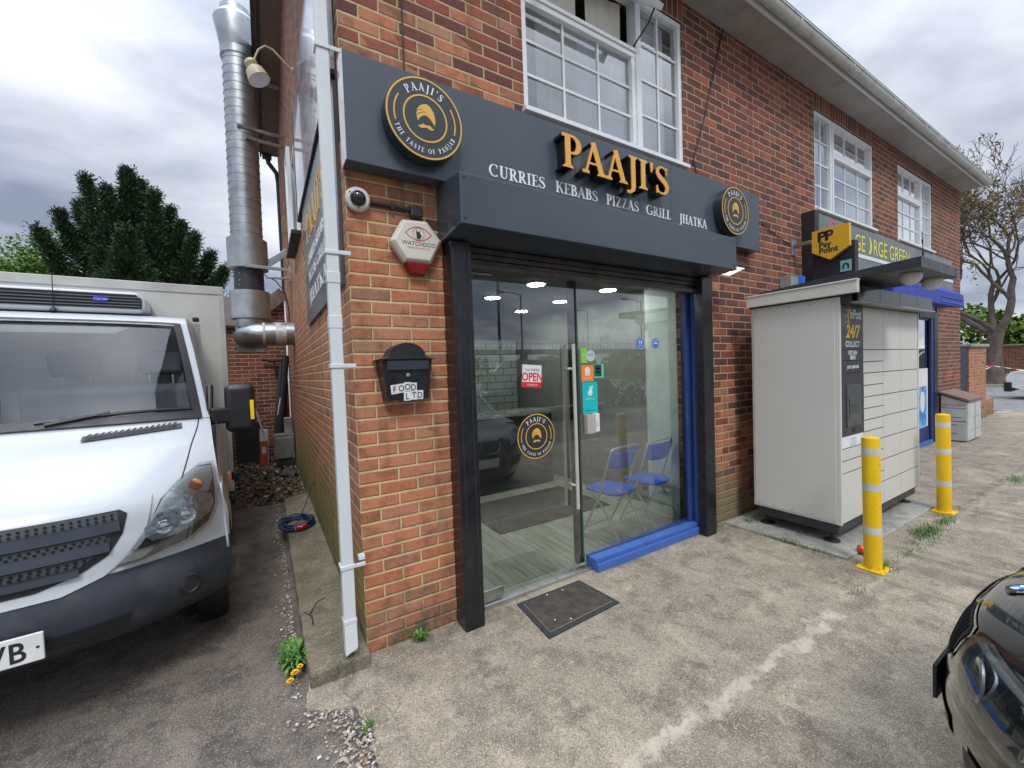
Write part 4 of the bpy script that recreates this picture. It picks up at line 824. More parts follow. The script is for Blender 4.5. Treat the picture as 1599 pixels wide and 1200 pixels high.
w = MB(); w.lathe((X0, Y0, 0), (0, 0, 1), [(.185, 2.40), (.19, 2.53)], 32); w.box(-.765, -.36, Y0-.02, Y0+.25, 2.03, 2.42); w.build('fan_casing', FLm, Fl, bevel=.006)
w = MB(); pts = [(X0-.01, Y0-.12, 2.33)]
w.tube([(-.70, Y0-.05, 2.24), (-.62, Y0-.14, 2.25), (-.52, Y0-.2, 2.27), (-.40, Y0-.2, 2.285), (-.12, Y0-.2, 2.30), (.0, Y0-.2, 2.30)], [.12, .165, .178, .176, .176, .176], 28); dd = w.build('elbow_duct', FLm, Fl, smooth=True)
w = MB(); w.lathe((-.42, Y0-.2, 2.285), (1, 0, 0), [(.178, 0), (.183, .01), (.183, .03), (.178, .04)], 28); w.lathe((-.25, Y0-.2, 2.292), (1, 0, 0), [(.1775, 0), (.180, .003), (.180, .14), (.1775, .143)], 28); each(w, 'duct_band', mat('duct_tape', (.50, .51, .50), .5, .3, var=.25, scale=14), dd)
w = MB()
for (z_, xx) in ((5.32, -.60), (5.17, -.50)): w.bar((xx, Y0-.23, z_), (-.002, Y0-.05+.02*0, z_+.06), .03, .04)
w.bar((-.60, Y0-.26, 3.285), (-.01, Y0-.22, 3.28), .03, .045); w.bar((-.34, Y0-.1, 3.17), (-.01, Y0-.1, 3.17), .03, .03); w.bar((-.30, Y0, 3.40), (-.02, Y0, 3.62), .03, .10); w.box(-.03, -.001, Y0-.26, Y0-.2, 3.1, 3.34)
each(w, 'bracket', GALV, Fl, bevel=.003)
w = MB(); w.tube([(-.36, Y0-.05, 3.22), (-.2, Y0-.1, 3.12), (-.09, Y0-.12, 2.95), (-.05, Y0-.14, 2.7), (-.05, Y0-.1, 2.5)], .009, 6); w.build('wire', BLKM, Fl, smooth=True)
# rear outbuilding behind the flue
O = thing('rear_outbuilding', 'dark brick outbuilding closing the end of the side passage', 'outbuilding', (-1.5, 7.2, 0))
w = MB(); w.box(-4.5, -.02, 7.0, 9.0, -.05, 2.66); w.build('wall', BRB, O); w = MB(); w.add([(-4.6, 6.9, 2.62), (.0, 6.9, 2.62), (.0, 9, 3.5), (-4.6, 9, 3.5)], [(0, 1, 2, 3)]); w.build('roof', TILE, O, solid=.05)
WOOD = mat('weathered_wood', (.17, .14, .11), .85, var=.4, scale=9, bump=.4, bscale=30)
w = MB(); w.bar((-.62, 6.86, 2.78), (-.02, 6.84, 3.30), .04, .24); w.build('verge_board', WOOD, O, bevel=.004)
w = MB(); w.quad((-.6, 6.98, 2.65), (-.02, 6.98, 2.65), (-.02, 6.98, 3.3), (-.6, 6.98, 2.72)); w.build('gable', BRB, O)
# junk at the end of the passage
J = thing('cooker_hood_panel', 'big black metal panel leaning against the end wall', 'panel', (-.72, 6.4, 0)); w = MB(); w.obox((-.71, 6.45, .47), (.215, 0, 0), (0, .02, 0), (0, .06, .36)); w.build('panel', BLKM, J, bevel=.01); w = MB(); w.obox((-.71, 6.50, .845), (.22, 0, 0), (0, .025, 0), (0, 0, .012)); w.build('top_edge', GALV, J)
J = thing('sign_board', 'tall white and red board leaning beside the black panel', 'board', (-.5, 6.2, 0)); w = MB(); w.obox((-.49, 6.25, .34), (.065, 0, 0), (0, .012, 0), (.01, .05, .36)); w.build('board', PURE, J); w = MB(); w.obox((-.498, 6.22, .25), (.062, 0, 0), (0, .012, 0), (.008, .035, .24)); w.build('red_panel', mat('faded_red', (.42, .08, .03), .6), J); w = MB(); w.prism(circ(-.495, .33, .035, 16, ry=.07), FX(6.205), 0, .004); w.build('white_shape', PURE, J)
w = MB(); w.bar((-.50, 6.1, .72), (-.61, 6.1, 1.16), .025, .03); tag(w.build('white_pole', PURE), 'short white pole leaning above the red and white board', 'pole')
J = thing('metal_cabinet', 'small grey metal cabinet standing against the side wall at the passage end', 'cabinet', (-.17, 6.0, 0)); w = MB(); w.box(-.33, -.02, 5.9, 6.15, .18, .62); w.build('cabinet', mat('cabinet_grey', (.27, .29, .28), .5, .2, var=.2, dirt=((.1, .1, .09), 7, .5, .8)), J, bevel=.01); w = MB(); w.box(-.31, -.04, 5.885, 5.899, .2, .56); w.build('door', GALV, J, bevel=.004); w = MB(); w.box(-.30, -.05, 5.92, 6.12, .0, .18); w.build('base', BLKM, J)
w = MB(); w.box(-.16, -.03, 6.0, 6.15, .621, .90); tag(w.build('drain_hopper', PVC, bevel=.01), 'small white box standing on the grey metal cabinet', 'box')
J = thing('scrap_ducting', 'bundle of dark pipes and panels leaning in the corner by the outbuilding', 'pipes', (-.13, 6.4, 0))
w = MB()
for (a, b, r) in (((-.30, 6.3, .45), (-.13, 6.75, 1.9), .045), ((-.22, 6.35, .6), (-.05, 6.7, 2.05), .06), ((-.16, 6.45, .65), (-.06, 6.8, 1.75), .04), ((-.26, 6.25, .1), (-.19, 6.6, 1.35), .035)): w.tube([a, b], r, 10)
each(w, 'pipe', BLKM, J, smooth=True); w = MB(); w.bar((-.25, 6.2, .95), (-.19, 6.32, 1.25), .015, .02); w.build('strip', PURE, J)
w = MB(); w.tube([(-.45, 6.9, 2.0), (-.3, 6.9, 1.97), (-.12, 6.9, 1.98), (-.08, 6.9, 1.9), (-.08, 6.9, .9)], .03, 8); w.tube([(-.25, 6.9, 2.0), (-.22, 6.9, 1.6)], .02, 6); each(w, 'wall_pipe', BLKM, J, smooth=True)
rnd = random.Random(9)
def rock(mb, p, r, fl=.6):
    vs = []
    for q in ((1, 0, 0), (-1, 0, 0), (0, 1, 0), (0, -1, 0), (0, 0, 1), (0, 0, -1)):
        k = r*rnd.uniform(.6, 1.25); vs.append((p[0]+q[0]*k, p[1]+q[1]*k, p[2]+q[2]*k*fl))
    a = rnd.uniform(0, pi); c, s = cos(a), sin(a); vs = [((x-p[0])*c-(y-p[1])*s+p[0], (x-p[0])*s+(y-p[1])*c+p[1], z) for x, y, z in vs]
    mb.add(vs, [(0, 2, 4), (2, 1, 4), (1, 3, 4), (3, 0, 4), (2, 0, 5), (1, 2, 5), (3, 1, 5), (0, 3, 5)])
GRV = [mat('pebble', c, .85, var=.3, scale=30) for c in ((.36, .33, .29), (.22, .20, .18), (.45, .36, .25), (.55, .54, .52), (.30, .20, .14))]
w = MB()
for i in range(1500):
    y = rnd.uniform(-1.75, -.24); k = (y+1.75)/1.5; xc = -.155 if y < -.35 else -.24; x = xc+rnd.gauss(0, .045+.02*k); x = min(x, -.10 if y < -.4 else -.15); w.cur = rnd.choice((0, 0, 1, 1, 2, 3, 4)); rock(w, (x, y, -.010+rnd.uniform(0, .010)), rnd.uniform(.004, .012))
for i in range(900):
    y = rnd.uniform(-.1, 5.2); x = -.34-abs(rnd.gauss(0, .035)); w.cur = rnd.choice((0, 1, 1, 4, 2, 3)); rock(w, (x, y, -.014), rnd.uniform(.004, .011))
for i in range(1500):
    x, y = rnd.uniform(-1.5, 5.5), rnd.uniform(-2.0, .0); z_ = .002 if x > -.1 else -.018; w.cur = rnd.choice((0, 1, 2, 3)); rock(w, (x, y, z_), rnd.uniform(.0015, .0042))
tag(w.build('gravel', GRV), kind='stuff')
LEAF = [mat('litter', c, .9, var=.4, scale=30) for c in ((.16, .11, .07), (.09, .06, .04), (.24, .18, .12), (.40, .36, .30))]
w = MB()
for i in range(3200):
    x, y = -1.15+rnd.random()*1.13, rnd.uniform(3.7, 6.9); z_ = -.015+.10*max(0, y-3.7)/3*rnd.random(); r = rnd.uniform(.012, .045); a = rnd.uniform(0, 6.28); t = rnd.uniform(-.6, .6); w.cur = rnd.choice((0, 0, 1, 1, 2, 3) if rnd.random() < .5 else (0, 1))
    w.quad((x-r*cos(a), y-r*sin(a), z_), (x+r*.5*sin(a), y-r*.5*cos(a), z_+.01+r*t), (x+r*cos(a), y+r*sin(a), z_+.012), (x-r*.5*sin(a), y+r*.5*cos(a), z_+.01-r*t))
tag(w.build('leaf_litter', LEAF), kind='stuff')
# hose coil, can, bag
H = thing('hose_coil', 'coiled dark blue hose lying on the mossy ledge', 'hose', (-.22, 2.35, .075)); HB = mat('hose_blue', (.012, .03, .10), .45)
w = MB(); P_ = []
for i in range(150):
    a = i*.26; r = .125+.022*sin(i*.37); P_.append((-.215+r*1.15*cos(a), 2.36+r*1.5*sin(a), .088+.05*(i/150)+.012*sin(i*.9)))
w.tube(P_, .0085, 6); w.build('hose', HB, H, smooth=True)
w = MB(); w.tube([(-.20, 2.32, .12), (-.13, 2.42, .24), (-.03, 2.55, .43), (.0-.012, 2.56, .46)], .006, 6); w.build('hose_end', BLKM, H, smooth=True)
CANR = mat('can_red', (.45, .015, .02), .25, .4); CANS = mat('can_silver', (.6, .6, .6), .25, .9)
Cc = thing('drink_can', 'red drink can with white script lying by the hose coil', 'can', (-.20, 2.17, .11))
w = MB(); ax = Vector((1, .25, .1)).normalized(); w.lathe((-.24, 2.15, .112), ax, [(.024, 0), (.032, .008), (.032, .1), (.025, .112)], 20); w.build('body', CANR, Cc, smooth=True); w = MB(); w.lathe((-.245, 2.149, .111), ax, [(.022, 0), (.025, .002), (.025, .0055)], 20); w.build('lid', CANS, Cc)
w = MB(); w.grid(lambda u, v: tuple(Vector((-.24, 2.15, .112))+ax*(.02+.07*u)+Vector((0, -.85, .5)).normalized()*.0328+Vector((0, .5, .85))*(.008*sin(u*9)+.006*(v-.5))), 12, 1); w.build('script_band', PURE, Cc)
w = MB(); w.grid(lambda u, v: (-.27+.10*u-.02*sin(v*5), 2.20+.07*sin(u*3)*1.0+.05*v, .085+.055*sin(pi*u)*(.4+.6*v)+.01*sin(u*17+v*9)), 14, 8); tag(w.build('plastic_bag', mat('bag_clear', (.10, .13, .15), .15, var=.4, scale=20), smooth=True), 'crumpled dark plastic bag beside the red can on the ledge', 'bag')
w = MB(); w.grid(lambda u, v: (-.30+.26*u, 5.05+.25*v, .09+.07*sin(pi*u)*sin(pi*v)+.01*sin(u*22+v*13)), 12, 8); tag(w.build('bin_bag', BLKM, smooth=True), 'black bin bag on the ledge near the far cabinet', 'bag')
w = MB(); w.tube([(-.24, .35, .078), (-.25, .5, .082), (-.2, .62, .086), (-.14, .66, .08)], .0025, 5); w.tube([(-.28, .55, .078), (-.24, .45, .085), (-.25, .36, .08)], .002, 5); tag(w.build('wire_scrap', BLKM), 'thin bent wire lying on the concrete ledge', 'wire')
# plants
LG = [mat('weed_green', c, .6, var=.3, scale=40) for c in ((.07, .20, .025), (.045, .13, .02), (.13, .26, .05))]
YEL = mat('dandelion_yellow', (.85, .50, .01), .7)
def rosette(name, label, c, r, n, h, parent_cat='weed', flower=None, seed=1, broad=.22, sprawl=(1, 1)):
    rr = random.Random(seed); o = thing(name, label, parent_cat, c); w = MB()
    for i in range(n):
        a = rr.uniform(0, 2*pi); L_ = r*rr.uniform(.45, 1); up = h*rr.uniform(.4, 1.1); ox, oy = rr.gauss(0, r*.25)*sprawl[0], rr.gauss(0, r*.25)*sprawl[1]; w.cur = rr.choice((0, 1, 2)); da = Vector((cos(a)*sprawl[0], sin(a)*sprawl[1], 0)); pr = Vector((-sin(a), cos(a), 0)); base = Vector(c)+Vector((ox, oy, 0)); prev = None
        for k in range(6):
            t = k/5; p = base+da*L_*t+Vector((0, 0, up*sin(t*pi*.62))); wd = L_*broad*(sin(pi*min(1, t*.9+.08)))*(.75 if k % 2 else 1.1)*.5+.0004
            cur = (p-pr*wd, p+pr*wd)
            if prev: w.quad(prev[0], prev[1], cur[1], cur[0])
            prev = cur
    w.build('leaves', LG, o)
    if flower:
        w = MB()
        for (fx, fy, fz, fr) in flower:
            for ring_ in range(4):
                for i in range(16):
                    a = 2*pi*i/16+ring_*.3; r1 = fr*(1-.2*ring_); q = Vector((c[0]+fx, c[1]+fy, c[2]+fz+.003*ring_)); d_ = Vector((cos(a), sin(a), .25+.25*ring_)).normalized(); pr = Vector((-sin(a), cos(a), 0))
                    w.quad(q-pr*.001, q+pr*.001, q+d_*r1+pr*.003, q+d_*r1-pr*.003)
        w.build('flower', YEL, o)
        w = MB()
        for (fx, fy, fz, fr) in flower: w.tube([(c[0]+fx*.3, c[1]+fy*.3, c[2]), (c[0]+fx, c[1]+fy, c[2]+fz)], .0018, 5)
        w.build('stalk', LG[0], o)
    return o
rosette('dandelion', 'leafy dandelion with yellow flowers at the foot of the ledge', (-.355, .19, -.015), .105, 170, .085, 'dandelion', [(-.01, -.17, .055, .022), (-.035, -.20, .04, .018), (.015, -.155, .07, .016)], 3, .2, (.75, 1.6))
rosette('weed', 'small green weed at the foot of the brick pier beside the black post', (.30, -.04, .0), .055, 46, .05, 'weed', None, 5, .3)
rosette('weed', 'tiny green weed growing in the gravel strip', (-.10, -.50, -.01), .04, 24, .04, 'weed', None, 7)
def tuft(c, r, n, h, label, seed, ln=(1, 1)):
    rr = random.Random(seed); w = MB()
    for i in range(n):
        x, y = c[0]+rr.gauss(0, r)*ln[0], c[1]+rr.gauss(0, r)*ln[1]; hh = h*rr.uniform(.35, 1); a = rr.uniform(0, 6.28); lean = hh*rr.uniform(.2, .9); wd = .0016; w.cur = rr.choice((0, 1, 2))
        p1 = (x+cos(a)*lean*.4, y+sin(a)*lean*.4, c[2]+hh*.7); p2 = (x+cos(a)*lean, y+sin(a)*lean, c[2]+hh)
        px, py = -sin(a)*wd, cos(a)*wd; w.quad((x-px, y-py, c[2]), (x+px, y+py, c[2]), (p1[0]+px, p1[1]+py, p1[2]), (p1[0]-px, p1[1]-py, p1[2])); w.add([(p1[0]-px, p1[1]-py, p1[2]), (p1[0]+px, p1[1]+py, p1[2]), p2], [(0, 1, 2)])
    return tag(w.build('grass_tuft', LG), label, 'grass tuft')
tuft((3.44, -.62, 0), .05, 260, .05, 'strip of grass in the joint along the left side of the locker pad', 1, (.4, 2.6))
tuft((3.52, -1.20, 0), .045, 300, .05, 'grass round the foot of the nearer yellow bollard', 2, (1.3, 1))
tuft((4.62, -1.22, 0), .08, 420, .06, 'thick grass clump between the two yellow bollards', 3, (1.7, .6))
tuft((5.1, -1.24, 0), .06, 160, .045, 'short grass clump close to the further yellow bollard', 4, (1.6, .5))
tuft((4.1, -1.26, 0), .06, 90, .035, 'sparse grass nearest the nearer yellow bollard along the joint', 5, (2.2, .5))
tuft((7.6, -1.32, 0), .07, 160, .06, 'small grass tuft on the pavement joint near the right edge', 6, (2, .6))
tuft((3.62, -.19, 0), .03, 60, .09, 'thin weed growing by the back foot of the parcel locker', 7)
tuft((2.95, -1.26, 0), .04, 70, .03, 'very small grass patch in the joint left of the nearer yellow bollard', 8, (2, .5))
tuft((3.28, -.045, 0), .03, 60, .035, 'small moss tuft at the foot of the wall right of the black post', 9, (1.5, .5))
# door mat outside
M_ = thing('door_mat', 'black rubber edged door mat lying outside the glass door', 'mat', (1.25, -.26, 0))
RUB = mat('mat_rubber', (.028, .03, .032), .75, var=.4, scale=30, bump=.8, bscale=90); PIL = mat('mat_pile', (.055, .045, .038), .95, var=.35, scale=14, bump=.8, bscale=260, dirt=((.12, .10, .08), 12, .55, .5))
mp = [(.972, -.058), (1.526, -.060), (1.560, -.440), (.940, -.475)]
def shr(pts, k): cx = sum(p[0] for p in pts)/4; cy = sum(p[1] for p in pts)/4; return [(cx+(x-cx)*(1-k/.29), cy+(y-cy)*(1-k/.2)) for x, y in pts]
w = MB(); w.prism(mp, lambda u, v, d: (u, v, d), .0, .009); w.build('rubber_border', RUB, M_, bevel=.003); w = MB(); w.prism(shr(mp, .036), lambda u, v, d: (u, v, d), .004, .0115); w.build('line', mat('mat_line', (.2, .19, .17), .8), M_); w = MB(); w.prism(shr(mp, .040), lambda u, v, d: (u, v, d), .004, .0135); w.build('pile', PIL, M_)
w = MB(); w.cur = 0; rnd = random.Random(3)
for (x, y) in ((1.07, -.36), (1.16, -.41), (1.20, -.10), (1.33, -.11)): rock(w, (x, y, .017), .008, .3)
tag(w.build('litter_scraps', PURE), 'tiny white paper scraps on the outside door mat', 'litter')
# ------------------------------------------------------------------ cable across the upper wall
w = MB(); w.tube([(3.17, -.01, 3.34), (3.1, -.012, 3.5), (3.3, -.012, 4.0), (3.62, -.012, 4.92)], .006, 6); tag(w.build('cable', BLKM), 'black cable running diagonally up the wall right of the open window', 'cable')
w = MB(); w.tube([(.36, -.008, 3.32), (.37, -.008, 4.9)], .005, 6); tag(w.build('cable', BLKM), 'black cable running straight up the wall above the left round emblem', 'cable')
w = MB(); w.tube([(4.03, -.01, 3.18), (4.5, -.01, 3.05), (4.9, -.01, 2.95)], .004, 5); tag(w.build('cable', BLKM), 'thin cable sagging across the brick between the two shop fascias', 'cable')
# ------------------------------------------------------------------ parcel locker
CREAM = mat('locker_cream', (.61, .61, .565), .42, var=.02, scale=1.5, rvar=.05); CREAML = mat('locker_trim', (.64, .63, .57), .4, var=.04); LDK = mat('locker_dark', (.028, .032, .04), .4, var=.1)
K = thing('parcel_locker', 'cream and black parcel locker bank standing on its concrete pad', 'parcel locker', (4.6, -.57, 0))
LX0, LX1, LY, LZ = 3.65, 5.575, -.93, 2.115
w = MB(); w.box(LX0, LX1, LY+.012, -.22, .2, LZ); w.build('cabinet', CREAM, K, bevel=.003)
w = MB(); w.box(LX0-.006, LX0-.0005, LY+.03, -.24, .22, LZ-.02); sp_ = w.build('side_panel', CREAM, K, bevel=.002)
w = MB()
for y in (-.88, -.72, -.56, -.40, -.27): w.lathe((LX0-.006, y, LZ-.035), (-1, 0, 0), [(.005, 0), (.005, .002)], 8); w.lathe((LX0-.006, y, .245), (-1, 0, 0), [(.005, 0), (.005, .002)], 8)
each(w, 'screw', STEEL, sp_)
w = MB(); w.box(LX0, LX1, LY+.004, LY+.0115, .2, LZ); w.build('door_gap', LDK, K)
w = MB(); w.box(LX0-.001, LX0+.022, LY-.006, LY+.02, .2, LZ); w.box(LX1-.022, LX1+.001, LY-.006, LY+.02, .2, LZ); each(w, 'corner_post', CREAML, K, bevel=.003)
CXS = [3.674, 4.128, 4.60, 5.05, 5.551]
def door(c, z0, z1, m=CREAM, name='locker_door', y=LY):
    w = MB(); w.box(CXS[c]+.003, CXS[c+1]-.003, y, LY+.0035, z0+.004, z1-.004); return w.build(name, m, K, bevel=.0025)
zs = [.205, .42, .525, .63, .735, .84, .94, 1.044, 1.148, 1.252, 1.357, 1.467, 1.570, 1.677, 2.06]
for i in range(len(zs)-1): door(1, zs[i], zs[i+1])
for c in (2, 3):
    q = [.205, .42, .63, .84, 1.048, 1.252, 1.467, 1.677, 2.06]
    for i in range(len(q)-1): door(c, q[i], q[i+1])
for a, b in ((.205, .63), (.63, .735), (.735, .84)): door(0, a, b)
o = door(0, .84, .945, LWHT, 'label_panel'); F = FX(LY)
for i in range(3): text(('24/7 collect', 'return send', 'your parcels')[i], .022, F, 3.9, .905-.024*i, mat('grey_ink%d' % i, (.2, .2, .22), .5) if i == 0 else bpy.data.materials['grey_ink0'], 'lettering', o, .0008)
pa = door(0, 1.677, 2.06, LDK, 'sign_panel', LY-.004); pb = door(0, 1.585, 1.677, LDK, 'sign_panel', LY-.004); pc = door(0, 1.48, 1.585, LDK, 'sign_panel', LY-.004); F = FX(LY-.004)
YSG = mat('sun_yellow', (.85, .52, .02), .45)
w = MB()
for q in _str([(3.885+.075*cos(radians(a)), 1.965+.085*sin(radians(a))) for a in range(125, 240, 8)], [.004, .01, .014, .017, .019, .02, .021, .021, .021, .020, .018, .016, .013, .009, .004]): w.prism(q, F, .0003, .0018)
for a in (112, 133, 156, 180, 204, 227, 248):
    c_, s_ = cos(radians(a)), sin(radians(a))
    for q in _str([(3.885+.10*c_, 1.965+.108*s_), (3.885+.135*c_, 1.965+.145*s_)], [.012, .006]): w.prism(q, F, .0003, .0018)
w.build('sun_logo', YSG, pa)
text('InPost', .115, F, 3.965, 1.945, PURE, 'lettering', pa, .0015, bold=.002, sx=.88, spacing=.92); text('24/7', .150, F, 3.90, 1.785, YSG, 'lettering', pa, .0015, bold=.006, shear=.15); text('COLLECT', .066, F, 3.90, 1.705, PURE, 'lettering', pa, .0015, bold=.003)
text('RETURN', .046, F, 3.90, 1.638, PURE, 'lettering', pb, .0015, bold=.0025); text('SEND', .046, F, 3.90, 1.597, PURE, 'lettering', pb, .0015, bold=.0025); text('your parcels', .048, F, 3.90, 1.52, PURE, 'lettering', pc, .0015, bold=.0015)
w = MB(); w.box(3.677, 4.125, LY-.006, LY+.003, .949, 1.476); tm = w.build('terminal', LDK, K, bevel=.004)
w = MB(); w.add([(3.76, LY-.012, 1.38), (4.05, LY-.012, 1.38), (4.05, LY-.0135, 1.02), (3.76, LY-.0135, 1.02), (3.76, LY+.0, 1.38), (4.05, LY+.0, 1.38), (4.05, LY, 1.02), (3.76, LY, 1.02)], [(0, 1, 2, 3), (0, 4, 5, 1), (1, 5, 6, 2), (2, 6, 7, 3), (3, 7, 4, 0)]); w.build('bezel', mat('bezel', (.05, .06, .075), .3), tm, bevel=.003)
w = MB(); w.box(3.80, 4.00, LY-.0155, LY-.0136, 1.07, 1.28); w.build('screen', mat('screen_glass', (.03, .045, .03), .05), tm); w = MB(); w.box(3.88, 3.93, LY-.0085, LY-.0061, .965, 1.005); w.build('card_slot', BLKM, tm)
w = MB(); w.box(LX0+.01, LX1-.03, LY+.02, -.24, .115, .1995); w.build('base', LDK, K, bevel=.012)
w = MB(); w.box(4.12, 4.124, LY+.018, LY+.021, .12, .198); w.box(5.05, 5.054, LY+.018, LY+.021, .12, .198); each(w, 'base_joint', BLKM, K)
for x, y in ((3.74, -.83), (3.74, -.3), (5.48, -.83), (5.48, -.3)):
    w = MB(); w.lathe((x, y, .0225), (0, 0, 1), [(.062, 0), (.058, .012), (.014, .020), (.014, .093)], 18); w.build('foot', BLKM, K, smooth=True)
w = MB(); w.box(3.60, 3.6435, -1.07, -.20, 2.128, 2.222); w.box(3.593, 3.65, -1.072, -.198, 2.222, 2.236); w.build('roof_trim', CREAML, K, bevel=.003)
w = MB(); w.box(3.652, 5.58, -1.0, -.2, 2.116, 2.20); w.build('roof_deck', LDK, K, bevel=.004)
w = MB(); w.box(3.665, 5.58, -1.0, LY-.007, 2.055, 2.1155); hd = w.build('head_box', LDK, K, bevel=.003)
GLB = mat('gloss_black', (.006, .008, .008), .08); GLB.node_tree.nodes['Principled BSDF'].inputs['Specular IOR Level'].default_value = .35
for i in range(4): w = MB(); a = 3.70+i*.47; w.obox(((a+.235), -1.035, 2.135), (.232, 0, 0), (0, .004, 0), (0, 0, .060)); w.build('head_panel', GLB, hd, bevel=.002)
w = MB(); w.box(3.70, 5.58, -1.06, -1.0, 2.055, 2.068); w.build('light_rail', mat('rail_grey', (.25, .25, .24), .4), hd)
w = MB(); vs = []
for x in (3.655, 4.56): vs += [(x, -.28, 2.237), (x, -1.425, 2.247), (x, -1.425, 2.325), (x, -.30, 2.262)]
w.add(vs, [(0, 1, 2, 3), (7, 6, 5, 4), (0, 4, 5, 1), (1, 5, 6, 2), (2, 6, 7, 3), (3, 7, 4, 0)]); cp = w.build('canopy', LDK, K, bevel=.003)
w = MB(); w.box(4.53, 4.5615, -1.4275, -1.38, 2.243, 2.327); w.build('canopy_end', mat('end_grey', (.1, .12, .13), .4), cp)
w = MB()
for x in (3.92, 4.44): w.lathe((x, -1.30, 2.246), (0, 0, -1), [(.066, 0), (.068, .02), (.062, .045), (.046, .068), (.024, .082), (.003, .086)], 24)
each(w, 'canopy_light', mat('diffuser', (.62, .62, .58), .3), cp, smooth=True)
w = MB(); w.tube([(3.97, -1.36, 2.325), (3.955, -1.36, 2.42)], .0035, 6); w.tube([(3.955, -1.36, 2.42), (3.935, -1.36, 2.56)], .0022, 6); w.tube([(3.961, -1.36, 2.38), (3.957, -1.36, 2.41)], .006, 6); w.tube([(3.948, -1.36, 2.47), (3.945, -1.36, 2.50)], .005, 6); w.lathe((3.97, -1.36, 2.322), (0, 0, 1), [(.014, 0), (.010, .014)], 10); w.build('antenna', BLKM, cp)
w = MB(); ax = Vector((.75, -.65, 0)).normalized(); w.lathe((3.655, -1.045, .045), ax, [(.025, 0), (.033, .008), (.033, .1), (.025, .112)], 20); cn = w.build('drink_can', mat('can_orange', (.75, .08, .02), .3, .2, var=.5, scale=25), smooth=True); tag(cn, 'crushed red and yellow drink can beside the locker foot', 'can')
w = MB(); w.lathe(Vector((3.655, -1.045, .045))+ax*.1121, ax, [(.025, 0), (.022, .002)], 20); w.build('lid', CANS, cn, off=(0, 0, 0))
# bollards
YB_ = mat('bollard_yellow', (.78, .50, .008), .38, var=.06, scale=5, dirt=((.22, .15, .06), 14, .60, .55)); REFL = mat('reflective_band', (.55, .60, .62), .35)
def bollard(x, y, tx, ty, label):
    o = thing('bollard', label, 'bollard', (x, y, 0), 'yellow bollards along the forecourt edge'); d = Vector((tx, ty, 1)).normalized()
    w = MB(); w.lathe((x, y, .01), d, [(.055, 0), (.055, .985), (.052, .998), (.03, 1.004)], 28); w.build('post', YB_, o, smooth=True)
    for h in (.30, .63, .90): w = MB(); w.lathe(Vector((x, y, .01))+d*(h-.03), d, [(.0557, 0), (.0557, .052)], 28); w.build('reflective_band', REFL, o, smooth=True)
    w = MB(); w.box(x-.085, x+.085, y-.085, y+.085, .001, .012); w.build('base_plate', YB_, o, bevel=.003)
    w = MB()
    for a in (-1, 1):
        for b in (-1, 1): w.lathe((x+.066*a, y+.066*b, .012), (0, 0, 1), [(.011, 0), (.011, .007)], 6)
    each(w, 'bolt', YB_, o)
bollard(3.46, -1.20, -.035, .0, 'nearer yellow bollard in front of the parcel locker')
bollard(5.46, -1.15, -.05, -.0, 'further yellow bollard beyond the parcel locker')
# small electricity box above locker
o = thing('junction_box', 'small grey and blue box on the wall above the locker roof', 'junction box', (4.84, -.08, 2.5)); w = MB(); w.box(4.66, 4.83, -.12, -.001, 2.40, 2.56); w.build('box', mat('box_grey', (.32, .33, .33), .5), o, bevel=.004); w = MB(); w.box(4.831, 4.98, -.125, -.001, 2.39, 2.575); w.build('blue_cover', mat('bright_blue', (.02, .12, .62), .3), o, bevel=.004)
# pay point projecting sign
o = thing('projecting_sign', 'yellow pentagon Pay Point sign projecting from the wall', 'sign', (4.95, -.35, 2.7)); PY = mat('paypoint_yellow', (.80, .46, .03), .35, var=.04); NVY = mat('paypoint_navy', (.01, .012, .05), .4)
S1 = lambda u, v, d: (4.95-d, -u, v)
w = MB(); w.prism([(.195, 2.50), (.585, 2.47), (.585, 2.87), (.195, 2.86)], S1, -.14, -.05); w.build('backing', BLKM, o, bevel=.003)
w = MB(); w.prism([(.207, 3.05), (.555, 3.05), (.557, 2.81), (.376, 2.70), (.205, 2.815)], S1, -.045, .0); pn = w.build('panel', PY, o, bevel=.003)
w = MB()
for x in (.265, .335):
    w.prism([(x, 2.915), (x+.03, 2.915), (x+.03, 3.025), (x, 3.025)], S1, .0003, .002); ring(w, x+.045, 2.993, .012, .034, S1, .0003, .0025, -pi/2, pi/2, 12); w.prism([(x+.028, 3.003), (x+.05, 3.003), (x+.05, 3.027), (x+.028, 3.027)], S1, .0003, .0022); w.prism([(x+.028, 2.959), (x+.05, 2.959), (x+.05, 2.981), (x+.028, 2.981)], S1, .0003, .0022)
w.build('logo', NVY, pn); text('Pay', .085, S1, .275, 2.85, NVY, 'lettering', pn, .0015, bold=.0025, align='LEFT'); text('Point', .085, S1, .275, 2.785, NVY, 'lettering', pn, .0015, bold=.0025, align='LEFT')
w = MB(); w.prism([(.455, 2.55), (.555, 2.55), (.555, 2.67), (.455, 2.67)], S1, -.049, -.046); w.build('small_label', mat('label_teal', (.25, .5, .5), .4), o); w = MB(); ring(w, .505, 2.61, .014, .03, S1, -.0459, -.044, 0, pi, 12); w.prism([(.475, 2.58), (.49, 2.58), (.49, 2.61), (.475, 2.61)], S1, -.0459, -.044); w.prism([(.52, 2.58), (.535, 2.58), (.535, 2.61), (.52, 2.61)], S1, -.0459, -.044); w.build('small_logo', INK, o)
w = MB(); w.box(4.955, 5.0, -.2, -.001, 2.93, 2.97); w.box(4.93, 5.02, -.012, -.001, 2.84, 3.02); w.build('bracket', GALV, o, bevel=.003)
